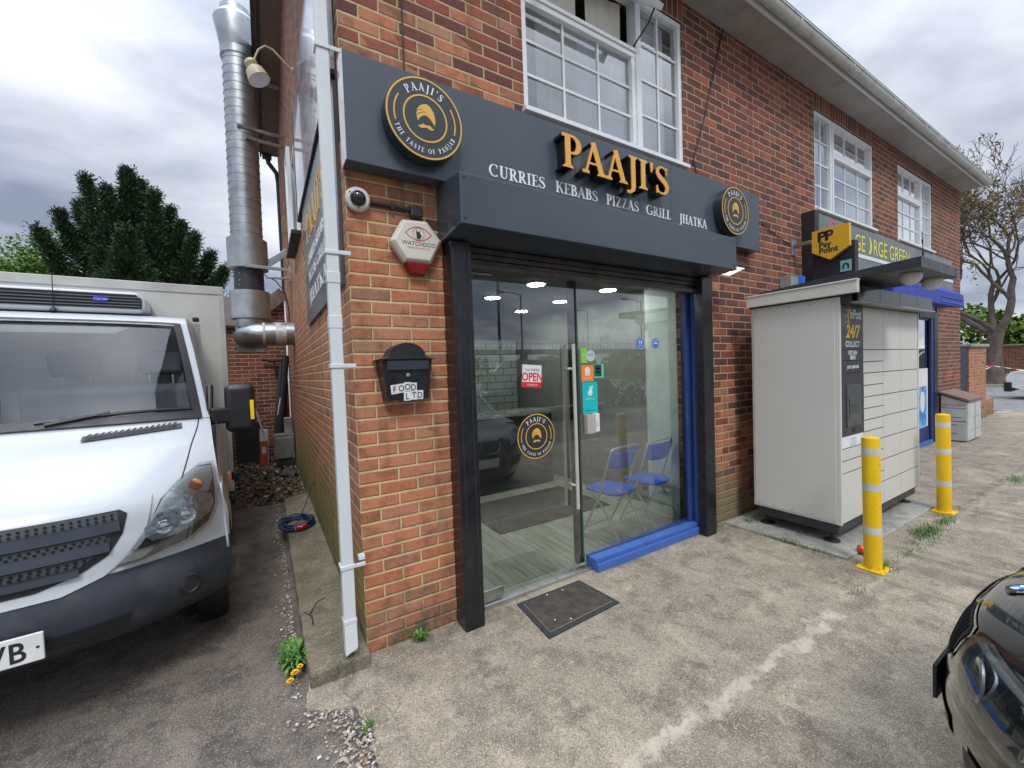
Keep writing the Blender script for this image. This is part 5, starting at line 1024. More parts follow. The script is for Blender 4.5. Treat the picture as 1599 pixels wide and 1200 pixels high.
# second fascia
o = thing('fascia_sign', 'grey fascia sign with yellow GEORGE GREEN lettering over the second shop', 'sign', (8, -.06, 2.65)); SF = mat('fascia_light_grey', (.15, .17, .17), .4, var=.06, scale=1.5); YLT = mat('yellow_vinyl', (.78, .72, .08), .45)
w = MB(); w.box(5.30, 10.75, -.12, -.001, 3.01, 3.36); w.box(5.30, 10.75, -.13, -.001, 2.62, 2.955); w.build('panel', SF, o, bevel=.002); w = MB(); w.box(5.19, 5.2985, -.14, -.001, 2.55, 3.37); w.build('end_panel', BLKM, o)
w = MB(); w.box(5.31, 10.74, -.135, -.002, 2.958, 3.007); w.build('trim_strip', PURE, o)
F = FX(-.12); text('GE', .31, F, 6.36, 3.055, YLT, 'lettering', o, .003, align='LEFT', sx=.92); w = MB(); 
for q in _str([(6.80+.11*cos(radians(a)), 3.165+.125*sin(radians(a))) for a in range(-75, 80, 12)], [.004, .02, .035, .045, .052, .056, .058, .056, .052, .045, .035, .02, .004]): w.prism(q, F, .0005, .0035)
w.build('crescent', YLT, o); text('RGE GREEN', .31, F, 6.98, 3.055, YLT, 'lettering', o, .003, align='LEFT', sx=.92); text('NEWS', .20, FX(-.13), 7.0, 2.72, YLT, 'lettering', o, .003, align='LEFT')
w = MB(); ring(w, 5.72, 3.20, .105, .125, F, .0005, .004, radians(-20), radians(200), 24); w.build('pink_ring', mat('pink', (.75, .06, .25), .5), o)
# awning and second shop front
AW = mat('awning_blue', (.022, .045, .33), .6, var=.1)
o = thing('awning', 'bright blue shop awning under the grey fascia', 'awning', (7.7, -.15, 2.4)); w = MB()
w.prism([(-.14, 2.80), (-.30, 2.74), (-.44, 2.62), (-.45, 2.40), (-.43, 2.40), (-.14, 2.46)], lambda u, v, d: (d, u, v), 6.6, 9.85); w.build('cover', AW, o, bevel=.01)
w = MB(); w.box(8.6, 9.8, -.457, -.4505, 2.44, 2.46); w.box(8.6, 9.8, -.457, -.4505, 2.52, 2.53); each(w, 'stripe', mat('awning_light', (.06, .11, .5), .6), o)
w = MB(); w.box(6.2, 10.38, .02, .07, 2.25, 2.615); w.box(6.2, 9.4, .02, .07, -.01, .6); w.box(10.02, 10.16, -.005, .03, -.02, 2.36); w.box(9.30, 9.38, .02, .06, -.01, 2.25); w.box(9.38, 10.02, .025, .06, .0, .30); w.build('shopfront', NAVY, B, bevel=.004)
w = MB(); w.box(10.16, 10.375, -.015, .03, -.02, 2.4); w.box(9.34, 10.16, -.02, .0, 2.28, 2.39); w.build('shutter_guide', mat('navy_dark', (.008, .014, .04), .4), B, bevel=.004)
w = MB(); w.box(9.1, 10.02, -.03, .02, -.015, .07); w.build('shopfront_sill', BLUE, B, bevel=.004)
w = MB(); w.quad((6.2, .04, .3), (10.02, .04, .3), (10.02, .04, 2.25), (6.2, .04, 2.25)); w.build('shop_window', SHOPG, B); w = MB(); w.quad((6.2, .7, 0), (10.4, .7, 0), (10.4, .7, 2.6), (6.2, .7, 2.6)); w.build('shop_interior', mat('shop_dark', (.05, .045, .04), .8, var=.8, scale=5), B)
o = thing('window_poster', 'blue and white poster with a medal picture in the second shop window', 'poster', (9.75, .03, .8)); w = MB(); w.box(9.40, 9.96, .030, .036, .32, 1.38); w.build('board', PURE, o); F = FX(.030)
pz = NB('poster_blue'); pz.base(pz.ramp(pz.noise(5, 3), (.35, (.02, .22, .55)), (.6, (.15, .5, .8)))); w = MB(); w.prism([(9.42, .33), (9.88, .33), (9.88, 1.06), (9.42, 1.06)], F, .0005, .002); w.build('print', pz.m, o)
w = MB(); w.prism(circ(9.66, .78, .12, 28, ry=.19), F, .002, .004); w.build('medal', PURE, o); w = MB(); w.prism([(9.59, 1.06), (9.63, 1.06), (9.67, .98), (9.64, .98)], F, .002, .005); w.prism([(9.73, 1.06), (9.69, 1.06), (9.65, .98), (9.68, .98)], F, .002, .0052); w.build('ribbon', SRED, o)
w = MB(); w.box(9.7, 9.9, .08, .12, 1.55, 1.85); w.box(9.5, 9.6, .08, .12, 1.5, 1.8); w.box(9.75, 9.8, .08, .12, 1.38, 1.52); tag(w.build('shop_goods', mat('goods', (.4, .15, .15), .6, var=.8, scale=9)), 'dim red and white goods hanging inside the second shop doorway', 'goods')
# newspaper bin
o = thing('newspaper_bin', 'weathered white newspaper bin with brown sloping lid against the end wall', 'bin', (10.93, -.22, 0)); NBW = mat('bin_white', (.50, .52, .50), .55, var=.1, dirt=((.25, .23, .18), 5, .55, .6))
w = MB(); w.add([(10.45, -.37, .02), (11.38, -.37, .02), (11.38, -.03, .02), (10.45, -.03, .02), (10.45, -.37, .73), (11.38, -.37, .73), (11.38, -.03, .86), (10.45, -.03, .86)], [(0, 3, 2, 1), (4, 5, 6, 7), (0, 1, 5, 4), (1, 2, 6, 5), (2, 3, 7, 6), (3, 0, 4, 7)]); w.build('cabinet', NBW, o, bevel=.008)
w = MB(); w.add([(10.43, -.40, .735), (11.40, -.40, .735), (11.40, -.01, .89), (10.43, -.01, .89), (10.43, -.40, .785), (11.40, -.40, .785), (11.40, -.01, .935), (10.43, -.01, .935)], [(0, 3, 2, 1), (4, 5, 6, 7), (0, 1, 5, 4), (1, 2, 6, 5), (2, 3, 7, 6), (3, 0, 4, 7)]); w.build('lid', mat('lid_brown', (.20, .13, .10), .7, var=.2), o, bevel=.006)
w = MB()
for x in (10.46, 10.93): w.box(x, x+.44, -.378, -.371, .03, .70)
each(w, 'door', NBW, o, bevel=.004)
w = MB(); w.box(10.94, 10.95, -.382, -.379, .04, .70)
for x in (10.5, 10.98): w.box(x, x+.35, -.3825, -.379, .2, .21); w.box(x, x+.35, -.3825, -.379, .44, .45)
w.build('door_trim', mat('bin_trim', (.35, .34, .30), .6), o)
SB = lambda u, v, d: (10.45-d, -u, v)
text('NEWSAGENT', .052, SB, .2, .66, LREDM, 'lettering', o, .002); text('newspapers', .045, SB, .2, .44, INK, 'lettering', o, .002); text('local', .045, SB, .2, .30, INK, 'lettering', o, .002); text('news', .045, SB, .2, .14, INK, 'lettering', o, .002)
w = MB(); w.box(10.447, 10.4495, -.36, -.04, .375, .385); w.box(10.447, 10.4495, -.36, -.04, .62, .625); w.build('line', INK, o)
# pier, gate, wall, verge things
o = thing('brick_pier', 'short brick garden wall with concrete cap beyond the shop corner', 'wall', (14, .35, 0)); w = MB(); w.box(13.62, 15.2, .2, .43, -.05, 1.78); w.build('wall', BRP, o); w = MB(); w.box(13.57, 15.25, .15, .48, 1.78, 1.85); w.build('cap', PAVE, o, bevel=.01); w = MB(); w.box(15.2, 16.3, .25, .45, -.05, .42); w.build('low_wall', BRP, o)
w = MB(); w.box(12.2, 13.6, .22, .26, 0, 1.76); tag(w.build('gate', mat('gate_navy', (.012, .03, .05), .5), bevel=.005), 'plain dark blue gate between the shop corner and the brick pier', 'gate')
BWL = brickmat('far_brick_wall', gloom=-7.4, mort=(.25, .22, .18))
k = NB('far_wall'); k.base(k.ramp(k.noise(5, 6), (.3, (.09, .065, .05)), (.7, (.19, .13, .10)))); k.rough(.9)
o = thing('boundary_wall', 'long old dark brick wall across the road behind the bare tree', 'wall', (34, 0, 0)); w = MB(); w.box(34, 34.25, -45, 30, -.05, 2.0); w.build('wall', BRB, o); w = MB(); w.box(33.95, 34.3, -45, 30, 2.0, 2.08); w.build('coping', PAVE, o)
TAPE = NB('barrier_tape'); p = TAPE.sepxyz(TAPE.pos); TAPE.base(TAPE.mix(TAPE.math('GREATER_THAN', TAPE.math('FRACT', TAPE.math('MULTIPLY', TAPE.math('SUBTRACT', p[1], p[0]), 1.6)), .5), (.7, .7, .7), (.6, .04, .04)))
w = MB(); w.tube([(29.5, 4.5, 1.0), (30.0, 3.2, .95), (30.2, 2.5, 1.0), (31.0, 1.8, .78), (31.2, .8, .6)], .022, 4); w.tube([(30.2, 2.5, 1.0), (29.6, 3.0, .6), (29.5, 3.3, .5)], .022, 4); tag(w.build('barrier_tape', TAPE.m), 'red and white barrier tape strung round the bare tree', 'tape')
w = MB(); w.tube([(33.3, 4.4, 0), (33.3, 4.4, 4.0)], .05, 8); tag(w.build('sign_post', mat('pole_green', (.1, .2, .16), .5)), 'thin green pole by the far brick wall', 'pole')
# ------------------------------------------------------------------ vehicles
VW = mat('van_white', (.49, .53, .57), .32, var=.02, scale=2, rvar=.04, coat=.25); VBX = mat('van_box_white', (.50, .51, .48), .45, var=.04, dirt=((.35, .34, .30), 3, .55, .35))
VDK = mat('bumper_grey', (.030, .037, .052), .55, var=.2, scale=5, dirt=((.075, .08, .09), 5, .5, .5)); VBK = mat('trim_black', (.012, .013, .016), .45, var=.2); TYR = mat('tyre', (.018, .018, .02), .8, var=.3, bump=.3, bscale=60)
VGL = glassmat('windscreen_glass', (.97, .99, 1), .5, .02); LENS = glassmat('lamp_lens', (.72, .76, .78), 1.5, .06); CHR = mat('chrome', (.75, .76, .78), .08, 1, var=.02); REFM = mat('reflector', (.55, .60, .62), .12, .9, var=.3, scale=40); AMB = mat('amber', (.50, .20, .08), .25, var=.25, scale=40); REFB = mat('lamp_facets', (.60, .66, .68), .14, .92, var=.25, scale=30, bump=1, bscale=38); LBZ = mat('lamp_bezel', (.10, .10, .105), .3, .3); LWB = mat('lamp_white_zone', (.50, .52, .50), .25, .3)
class Nose:
    """front of a vehicle as a surface S(s,t): s across (-1..1), t along the profile from bumper to roof"""
    def __init__(s, prof, cx, y0, sgn, pw=3.0): s.p = prof; s.cx = cx; s.y0 = y0; s.sg = sgn; s.pw = pw
    def raw(s, u, t):
        t = max(0, min(len(s.p)-1.0001, t)); i = int(t); f = t-i
        P = [s.p[max(0, min(len(s.p)-1, i+k))] for k in (-1, 0, 1, 2)]
        v = [0.5*((2*P[1][j])+(-P[0][j]+P[2][j])*f+(2*P[0][j]-5*P[1][j]+4*P[2][j]-P[3][j])*f*f+(-P[0][j]+3*P[1][j]-3*P[2][j]+P[3][j])*f**3) for j in range(4)]
        a = abs(u); dv = v[3]*a**s.pw; w_ = v[2]
        return Vector((s.cx+u*w_, s.y0+s.sg*(v[0]+dv), v[1]-.05*v[3]*a**6))
    def __call__(s, u, t, off=0):
        p = s.raw(u, t)
        if off:
            e = .01; du = s.raw(u+e, t)-s.raw(u-e, t); dt = s.raw(u, min(len(s.p)-1.01, t+e))-s.raw(u, max(0, t-e)); n = du.cross(dt)
            if n.length > 0:
                n.normalize()
                if n.y*s.sg > 0 and n.z < .3 or n.z < -.5: n = -n
                if (n.z < 0 and abs(n.y) < .5): n = -n
                p = p+n*off
        return p
    def patch(s, rows, off, nu=16, nt=4):
        """rows: (t, s0, s1) ..."""
        g = MB(); L_ = []
        for i in range(len(rows)-1):
            a, b = rows[i], rows[i+1]
            for k in range(nt+(1 if i == len(rows)-2 else 0)): f = k/nt; L_.append(tuple(a[j]*(1-f)+b[j]*f for j in range(len(a))))
        vs = []
        for r in L_:
            for k in range(nu+1): u = r[1]+(r[2]-r[1])*k/nu; tt = r[0]+((r[3]-r[0])*k/nu if len(r) > 3 else 0); vs.append(s(u, tt, off))
        m = nu+1
        g.add(vs, [(j*m+k, j*m+k+1, (j+1)*m+k+1, (j+1)*m+k) for j in range(len(L_)-1) for k in range(nu)]); return g
def wheel(name, c, r, wd, side, parent, rimm, spokes=5):
    x, y, z = c; o = thing(name, None, None, (0, 0, 0)) if False else None
    w = MB(); w.lathe((x, y, z), (side, 0, 0), [(r*.62, -wd/2), (r*.9, -wd/2), (r, -wd/2+.03), (r, wd/2-.03), (r*.93, wd/2), (r*.64, wd/2)], 40); t = w.build(name, TYR, parent, smooth=True)
    w = MB(); w.lathe((x, y, z), (side, 0, 0), [(r*.64, wd/2-.01), (r*.64, wd/2-.004), (r*.60, wd/2-.02), (r*.55, wd/2-.05), (.02, wd/2-.06)], 40)
    for i in range(spokes):
        a = 2*pi*i/spokes; d = Vector((0, cos(a), sin(a))); w.bar(Vector((x+side*(wd/2-.03), y, z)), Vector((x+side*(wd/2-.02), y, z))+d*r*.6, r*.13, .02, up=(side, 0, 0))
    w.lathe((x, y, z), (side, 0, 0), [(r*.17, wd/2-.05), (r*.15, wd/2-.005), (.01, wd/2)], 16); w.build('rim', rimm, t, smooth=True); return t
# ---- white refrigerated van
V = thing('delivery_van', 'white refrigerated box van parked nose out beside the shop', 'van', (-1.6, 2, 0))
VP = [(.16, .33, .90, .34), (.04, .42, .93, .36), (.0, .56, .945, .36), (.03, .70, .945, .34), (.05, .86, .94, .30), (.11, 1.035, .91, .26), (.40, 1.22, .885, .16), (.74, 1.375, .86, .15), (1.06, 1.72, .80, .11), (1.38, 2.04, .735, .08), (1.52, 2.115, .72, .06), (1.75, 2.14, .72, .03)]
N_ = Nose(VP, -1.60, .19, 1)
N_.patch([(3.0, -1, 1), (7.02, -1, 1)], 0, 80, 48).build('bonnet', VW, V, smooth=True)
N_.patch([(0, -1, 1), (3.02, -1, 1)], .004, 80, 36).build('bumper', VDK, V, smooth=True)
N_.patch([(9.0, -1, 1), (11, -1, 1)], 0, 40, 5).build('cab_roof', VW, V, smooth=True)
for q in ([(6.95, .925, 1.0), (9.1, .925, 1.0)], [(6.95, -1.0, -.925), (9.1, -1.0, -.925)]): N_.patch(q, .004, 4, 10).build('pillar', VW, V, smooth=True)
N_.patch([(7.0, -.93, .93), (9.05, -.93, .93)], -.006, 40, 8).build('windscreen', VGL, V, smooth=True)
w = MB()
for i, a in enumerate(([(7.0, .90, .952), (9.06, .89, .945)], [(7.0, -.952, -.90), (9.06, -.945, -.89)], [(8.98, -.93, .93), (9.07, -.93, .93)], [(6.93, -.95, .95), (7.10, -.95, .95)])): N_.patch(a, .012+.001*i, 30, 10).build('windscreen_seal', VBK, V, smooth=True)
q = N_.patch([(8.72, -.45, .45), (8.98, -.62, .62)], -.009, 20, 4); q.build('sun_band', mat('sun_band', (.03, .04, .05), .4), V)
w = MB()
for sx in (-1, 1):
    pts = [N_(sx*.1-.0+sx*u*.8, 7.06+.10*sin(u*2), .016) for u in [i/10 for i in range(11)]]; w.tube(pts, .012, 6); w.tube([N_(sx*.15, 7.0, .02), N_(sx*.45, 7.16, .022)], .013, 6)
each(w, 'wiper', VBK, V, per=2, smooth=True)
# cowl vent strip with slots
for sx in (-1, 1):
    a, b = sorted((sx*.34, sx*.83))
    q = N_.patch([(6.50, a, b, 6.68), (6.67, a, b, 6.83)], .010, 20, 3) if sx > 0 else N_.patch([(6.68, a, b, 6.50), (6.83, a, b, 6.67)], .010, 20, 3)
    vt = q.build('bonnet_vent', mat('vent_grey', (.06, .065, .075), .5), V, smooth=True)
    w = MB()
    for i in range(15):
        u = a+(b-a)*(i+.8)/16.5; f = (i+.5)/16; t0 = (6.54+.18*f) if sx > 0 else (6.72-.18*f); g1, g2 = N_(u-.012, t0, .024), N_(u+.010, t0+.11, .024); h1, h2 = N_(u+.006, t0, .024), N_(u+.028, t0+.11, .024); w.quad(g1, h1, h2, g2)
    w.build('slots', VBK, vt)
# bonnet shut lines and grille
w = MB()
for sx in (-1, 1): w.tube([*[N_(sx*(.80+.135*(i/20)**.8), 5.02+1.98*i/20, .001) for i in range(21)]], .0035, 6)
each(w, 'shut_line', VBK, V)
GRS = [(3.02, -.26, .26), (3.25, -.40, .40), (3.6, -.50, .50), (4.1, -.555, .555), (4.62, -.585, .585), (4.74, -.56, .56)]
N_.patch([(2.72, -.34, .34), (3.0, -.48, .48), (3.5, -.59, .59), (4.1, -.645, .645), (4.72, -.68, .68), (4.99, -.69, .69)], .010, 50, 10).build('grille_surround', VW, V, smooth=True)
gr = N_.patch(GRS, .014, 40, 10).build('grille', VBK, V, smooth=True)
for i, (t0, t1) in enumerate(((3.22, 3.42), (3.72, 3.94), (4.22, 4.46))):
    def sw(t):
        for a, b in zip(GRS[:-1], GRS[1:]):
            if a[0] <= t <= b[0]: return a[2]+(b[2]-a[2])*(t-a[0])/(b[0]-a[0])
        return .3
    wd = sw((t0+t1)/2)-.02; q = N_.patch([(t0, -wd, wd), (t1, -wd, wd)], .030, 30, 2); q2 = N_.patch([(t1, -wd, wd), (t1+.03, -wd, wd)], .022, 30, 1); q.add(q2.v, q2.f); q.build('slat', mat('slat_grey%d' % i, (.045, .055, .075), .4), gr, smooth=True)
for t in (3.52, 3.61, 4.02, 4.11, 4.55, 4.64):
    w = MB(); wd = sw(t)-.06; n = int(wd*2/.028)
    for i in range(n+1):
        u = -wd+2*wd*i/n+(.007 if int(t*100) % 2 else 0); p = N_(u, t, .019); w.lathe(p, (0, -1, .3), [(.0062, 0), (.0062, .003)], 6)
    w.build('mesh_row', mat('mesh_hole', (.002, .002, .003), .9), gr) 
q = N_.patch([(3.46, -.40, .40), (3.68, -.46, .46)], .0165, 24, 1)
for t0, t1 in ((3.97, 4.18), (4.50, 4.70)): wd = sw(t0)-.03; q2 = N_.patch([(t0, -wd, wd), (t1, -wd, wd)], .0165, 24, 1); q.add(q2.v, q2.f)
q.build('mesh_panel', mat('mesh_grey', (.05, .058, .07), .45), gr)
w = MB(); c = N_(0, 4.35, .05); w.lathe(c, (0, -1, .15), [(.10, 0), (.10, .012), (.088, .016)], 32); w.build('badge', CHR, gr)
# headlights
for sx in (-1, 1):
    rows = [(3.17, .50, .62), (3.4, .54, .80), (3.8, .60, .90), (4.3, .67, .945), (4.8, .72, .965), (5.15, .80, .97), (5.45, .90, .97)]
    def R(rows, sx): return [(r[0], sx*r[1], sx*r[2]) if sx > 0 else (r[0], sx*r[2], sx*r[1]) for r in rows]
    hl = N_.patch(R(rows, sx), .006, 24, 8).build('headlight', LBZ, V, smooth=True)
    N_.patch(R([(3.55, .575, .60), (4.0, .625, .66), (4.4, .68, .76), (4.75, .72, .93), (5.1, .79, .96), (5.4, .89, .965)], sx), .014, 14, 4).build('light_strip', LWB, hl, smooth=True)
    w = MB(); p = N_(sx*.80, 4.18, .017); nrm = Vector((sx*.25, -1, .12)).normalized(); p2 = N_(sx*.71, 4.0, .017); N_.patch(R([(3.68, .66, .76), (3.85, .635, .84), (4.1, .635, .91), (4.4, .69, .935), (4.65, .79, .93), (4.75, .83, .90)], sx), .017, 16, 4).build('lamp_bowl', REFB, hl, smooth=True)
    w = MB(); w.lathe(p+nrm*.003, nrm, [(.046, 0), (.044, .004), (.028, .0), (.022, .008), (.008, .012)], 20); w.lathe(p2+nrm*.003, nrm, [(.036, 0), (.034, .004), (.02, .0), (.016, .007), (.005, .01)], 18); each(w, 'bulb', CHR, hl, smooth=True)
    w = MB(); p = N_(sx*.87, 4.95, .018); w.lathe(p, nrm, [(.034, 0), (.030, .008), (.01, .011)], 20); w.build('indicator', AMB, hl, smooth=True)
    N_.patch(R([(3.25, .53, .61), (3.42, .56, .66), (3.55, .60, .66)], sx), .017, 6, 2).build('side_lamp', REFM, hl, smooth=True)
    N_.patch(R(rows, sx), .034, 24, 8).build('lens', LENS, hl, smooth=True)
    # fog lamp recess and bumper crease
    w = MB(); p = N_(sx*.80, 1.75, .008); w.lathe(p, (sx*.35, -1, 0), [(.062, 0), (.062, .004), (.045, .010), (.04, .002)], 24); w.build('fog_recess', VBK, V, smooth=True)
N_.patch([(.45, -.5, .5), (1.55, -.58, .58)], .012, 20, 3).build('lower_grille', VBK, V, smooth=True)
N_.patch([(.2, -1, 1), (.75, -1, 1)], .02, 40, 3).build('bumper_lip', VDK, V, smooth=True)
w = MB(); p = N_(0, 1.45, .03); w.box(-1.862, -1.322, p.y-.015, p.y-.003, .435, .555); pl = w.build('number_plate', mat('plate_white', (.72, .74, .72), .3), V, bevel=.004)
text('LK64 RWB', .118, FX(p.y-.015), -1.605, .452, INK, 'characters', pl, .001, bold=.002, sx=.80, spacing=1.08); w = MB(); w.lathe((-1.34, p.y-.015, .495), (0, -1, 0), [(.006, 0), (.004, .003)], 10); w.build('plate_screw', VBK, pl)
# cab sides, doors, mirrors
for sx in (-1, 1):
    xs = lambda x: -1.60+sx*x
    e = [N_(sx, t) for t in (1, 2, 3, 4, 5, 6, 7)]
    g = MB(); low = [(.62, .40), (.76, .42), (.83, .62), (1.02, .76), (1.22, .80), (1.42, .76), (1.60, .62), (1.66, .36), (2.2, .36), (2.2, 1.385)]
    outl = [(p.y, p.z) for p in e]; outl = [(outl[0][0], outl[0][1])]+outl[1:]
    poly = [(.80, .42)]+low[2:]+[(1.1, 1.385)]+[(p.y, p.z) for p in reversed(e[:-1])]
    def xat(y, z): k = min(1, max(0, (y-.45)/.5)); return xs(.945-.03*(1-k)-.05*max(0, z-.9)/.5)
    bm = bmesh.new(); vs = [bm.verts.new((xat(y, z), y, z)) for y, z in poly]; f_ = bm.faces.new(vs); bmesh.ops.triangulate(bm, faces=[f_]); g.add([v.co.copy() for v in bm.verts], [tuple(v.index for v in f.verts) for f in (bm.verts.index_update() or bm.faces)]); bm.free()
    g.build('cab_side', VW, V, smooth=False)
    g = MB(); g.quad((xs(.86), 1.0, 1.38), (xs(.875), 2.2, 1.38), (xs(.74), 2.2, 2.12), (xs(.735), 1.62, 2.10)); g.build('door_frame', VW, V)
    g = MB(); g.quad((xs(.872), 1.12, 1.42), (xs(.878), 1.95, 1.42), (xs(.775), 1.95, 2.0), (xs(.78), 1.55, 2.0)); g.build('side_window', VGL, V)
    g = MB(); g.lathe((xs(.75), 1.22, .36), (sx, 0, 0), [(.43, 0), (.43, .10), (.40, .16)], 28); g.build('wheel_arch', VBK, V)
    wheel('wheel', (xs(.755), 1.22, .345), .345, .22, sx, V, STEEL)
    wheel('wheel', (xs(.755), 4.9, .345), .345, .22, sx, V, STEEL)
    g = MB(); g.obox((xs(.955), 1.0, .94), (.012, 0, 0), (0, .05, 0), (0, 0, .035)); g.build('side_repeater', AMB, V, bevel=.006)
    g = MB(); g.bar((xs(.86), 1.10, 1.36), (xs(1.02), 1.14, 1.36), .09, .11); g.bar((xs(.86), 1.08, 1.30), (xs(.87), 1.2, 1.58), .04, .04); ma = g.build('mirror_arm', VBK, V, bevel=.015)
    g = MB(); g.box(min(xs(.95), xs(1.135)), max(xs(.95), xs(1.135)), 1.08, 1.22, 1.235, 1.575); g.build('mirror_housing', VBK, ma, bevel=.04, seg=4, smooth=True)
    g = MB(); g.box(min(xs(1.10), xs(1.123)), max(xs(1.10), xs(1.123)), 1.072, 1.0795, 1.32, 1.46); g.build('yellow_marker', mat('marker_yellow', (.85, .60, .01), .4), ma)
    g = MB(); g.grid(lambda u, v: (xs(.935-.02*v), .52+.30*u*(1-.1*v), .62+.38*v-.12*u*(1-v)), 6, 6); g.build('wing_flap', VW, V, solid=.012, smooth=True)
# cab interior
SEA = mat('seat_grey', (.055, .065, .08), .8, var=.1); g = MB(); g.box(-2.4, -.8, 2.0, 2.04, .7, 2.1); g.build('bulkhead', mat('bulkhead', (.82, .88, .92), .7), V)
g = MB(); g.box(-2.42, -.78, .95, 1.35, 1.0, 1.34); g.build('dashboard', mat('dashboard', (.06, .07, .08), .6), V, bevel=.05)
for cx, hw, lab in ((-2.15, .26, 0), (-1.30, .5, 1)):
    g = MB(); g.box(cx-hw, cx+hw, 1.72, 1.86, .9, 1.60); st_ = g.build('seat', SEA, V, bevel=.06, seg=3, smooth=True)
    for hx_ in ((cx,) if not lab else (cx-.22, cx+.25)):
        g = MB(); g.box(hx_-.14, hx_+.14, 1.74, 1.82, 1.67, 1.86); hr = g.build('headrest', SEA, st_, bevel=.04, seg=3, smooth=True); g = MB(); g.tube([(hx_-.07, 1.78, 1.6), (hx_-.07, 1.78, 1.68)], .006, 6); g.tube([(hx_+.07, 1.78, 1.6), (hx_+.07, 1.78, 1.68)], .006, 6); g.build('headrest_rod', CHR, hr)
g = MB(); g.box(-1.98, -1.72, 1.0, 1.3, 1.345, 1.355); g.build('papers', PURE, V)
# box body and fridge unit
g = MB(); g.box(-2.55, -.625, 2.0, 6.2, .62, 2.425); g.build('box_body', VBX, V, bevel=.012)
g = MB(); g.box(-2.552, -.623, 1.992, 2.03, 2.36, 2.43); g.box(-.66, -.621, 1.991, 2.03, .62, 2.355); g.build('box_trim', mat('box_trim', (.44, .45, .43), .4), V, bevel=.004)
g = MB(); g.box(-2.3, -.9, 2.0, 6.1, .45, .62); g.build('chassis', BLKM, V)
U_ = MB(); U_.prism(circ(0, 0, 1, 2) if False else [(-1.97, 2.175), (-1.93, 2.14), (-1.15, 2.14), (-1.11, 2.175), (-1.11, 2.25), (-1.16, 2.30), (-1.92, 2.30), (-1.97, 2.25)], FX(2.0), .0, .24); fu = U_.build('fridge_unit', VW, V, bevel=.02, seg=3)
g = MB(); g.prism([(-1.94, 2.175), (-1.14, 2.175), (-1.135, 2.24), (-1.17, 2.28), (-1.91, 2.28), (-1.945, 2.24)], FX(1.76), .0005, .006); g.build('fridge_grille', VBK, fu)
g = MB()
for z_ in (2.19, 2.212, 2.234, 2.256): g.bar((-1.94, 1.752, z_), (-1.14, 1.752, z_), .012, .007)
g.build('fridge_slat', mat('fridge_slat', (.12, .13, .15), .4), fu)
g = MB(); g.prism(circ(-1.36, 2.236, .046, 28, ry=.020), FX(1.745), 0, .004); bd = g.build('oval_badge', mat('badge_blue', (.02, .04, .50), .3), fu); text('Carrier', .026, FX(1.745), -1.36, 2.228, PURE, 'lettering', bd, .0008, d0=.0045, shear=.3)
g = MB(); g.lathe((-1.60, 1.74, 2.135), (0, 0, 1), [(.022, 0), (.012, .018), (.004, .03)], 12); g.tube([(-1.60, 1.74, 2.15), (-1.59, 1.72, 2.40)], .0025, 5); g.build('aerial', VBK, V, smooth=True)
g = MB(); g.box(-.83, -.79, 1.62, 1.70, 2.08, 2.11); g.build('roof_marker', VBK, V, bevel=.006)
# fuel hose thing under sill
g = MB(); g.tube([(-.64, 1.75, .80), (-.60, 1.78, .80)], .035, 10); g.build('sill_cap', mat('cap_navy', (.01, .02, .06), .4), V, smooth=True)
V.location = (-1.6801, 1.9403, 0); V.rotation_euler = (0, 0, radians(3.35))
# ---- black car, nose just inside the frame
CBK = mat('car_black', (.006, .007, .009), .12, var=.2, rvar=.03, coat=1)
C_ = thing('parked_car', 'glossy black car with blue and white round badge, nose at the right edge', 'car', (1.8, -4, 0))
CP = [(.12, .20, .85, .40), (.03, .33, .87, .42), (.0, .47, .875, .42), (.02, .58, .875, .40), (.06, .69, .865, .38), (.13, .755, .85, .33), (.36, .83, .83, .16), (.75, .90, .79, .06), (1.15, .95, .75, .02)]
NC = Nose(CP, 1.80, -1.968, -1, 2.4)
NC.patch([(0, -1, 1), (8, -1, 1)], 0, 90, 96).build('bonnet', CBK, C_, smooth=True)
for sx in (-1, 1):
    def R(rows, sx=sx): return [(r[0], sx*r[1], sx*r[2]) if sx > 0 else (r[0], sx*r[2], sx*r[1]) for r in rows]
    kg = NC.patch(R([(2.85, .05, .32), (3.4, .03, .37), (4.1, .04, .39), (4.45, .07, .36)]), .003, 26, 10).build('kidney_grille', CHR, C_, smooth=True)
    NC.patch(R([(2.95, .075, .30), (3.4, .055, .345), (4.05, .065, .365), (4.3, .09, .335)]), .005, 26, 10).build('grille_infill', VBK, kg, smooth=True)
    w = MB()
    for i in range(8): u = sx*(.085+.033*i); w.tube([NC(u, 3.02+1.2*q/8, .007) for q in range(9)], .0028, 5)
    each(w, 'grille_bar', VBK, kg)
    hl = NC.patch(R([(3.0, .50, .78), (3.3, .46, .90), (3.8, .44, .975), (4.4, .44, .99), (4.75, .50, .98)]), .005, 26, 8).build('headlight', LBZ, C_, smooth=True)
    w = MB(); nn_ = Vector((sx*.3, 1, .1)).normalized()
    for u in (.60, .78): p = NC(sx*u, 3.75, .008); w.lathe(p, nn_, [(.058, 0), (.062, .006), (.045, .004), (.02, -.002)], 24)
    each(w, 'lamp_bowl', REFM, hl, smooth=True); NC.patch(R([(4.35, .46, .98), (4.6, .50, .97)]), .010, 12, 2).build('light_strip', LWB, hl, smooth=True)
    NC.patch(R([(3.0, .50, .78), (3.3, .46, .90), (3.8, .44, .975), (4.4, .44, .99), (4.75, .50, .98)]), .018, 26, 8).build('lens', LENS, hl, smooth=True)
    NC.patch(R([(.8, .55, .86), (1.9, .60, .90)]), .006, 10, 3).build('lower_intake', VBK, C_, smooth=True)
NC.patch([(.8, -.42, .42), (1.9, -.48, .48)], .006, 16, 3).build('lower_intake', VBK, C_, smooth=True)
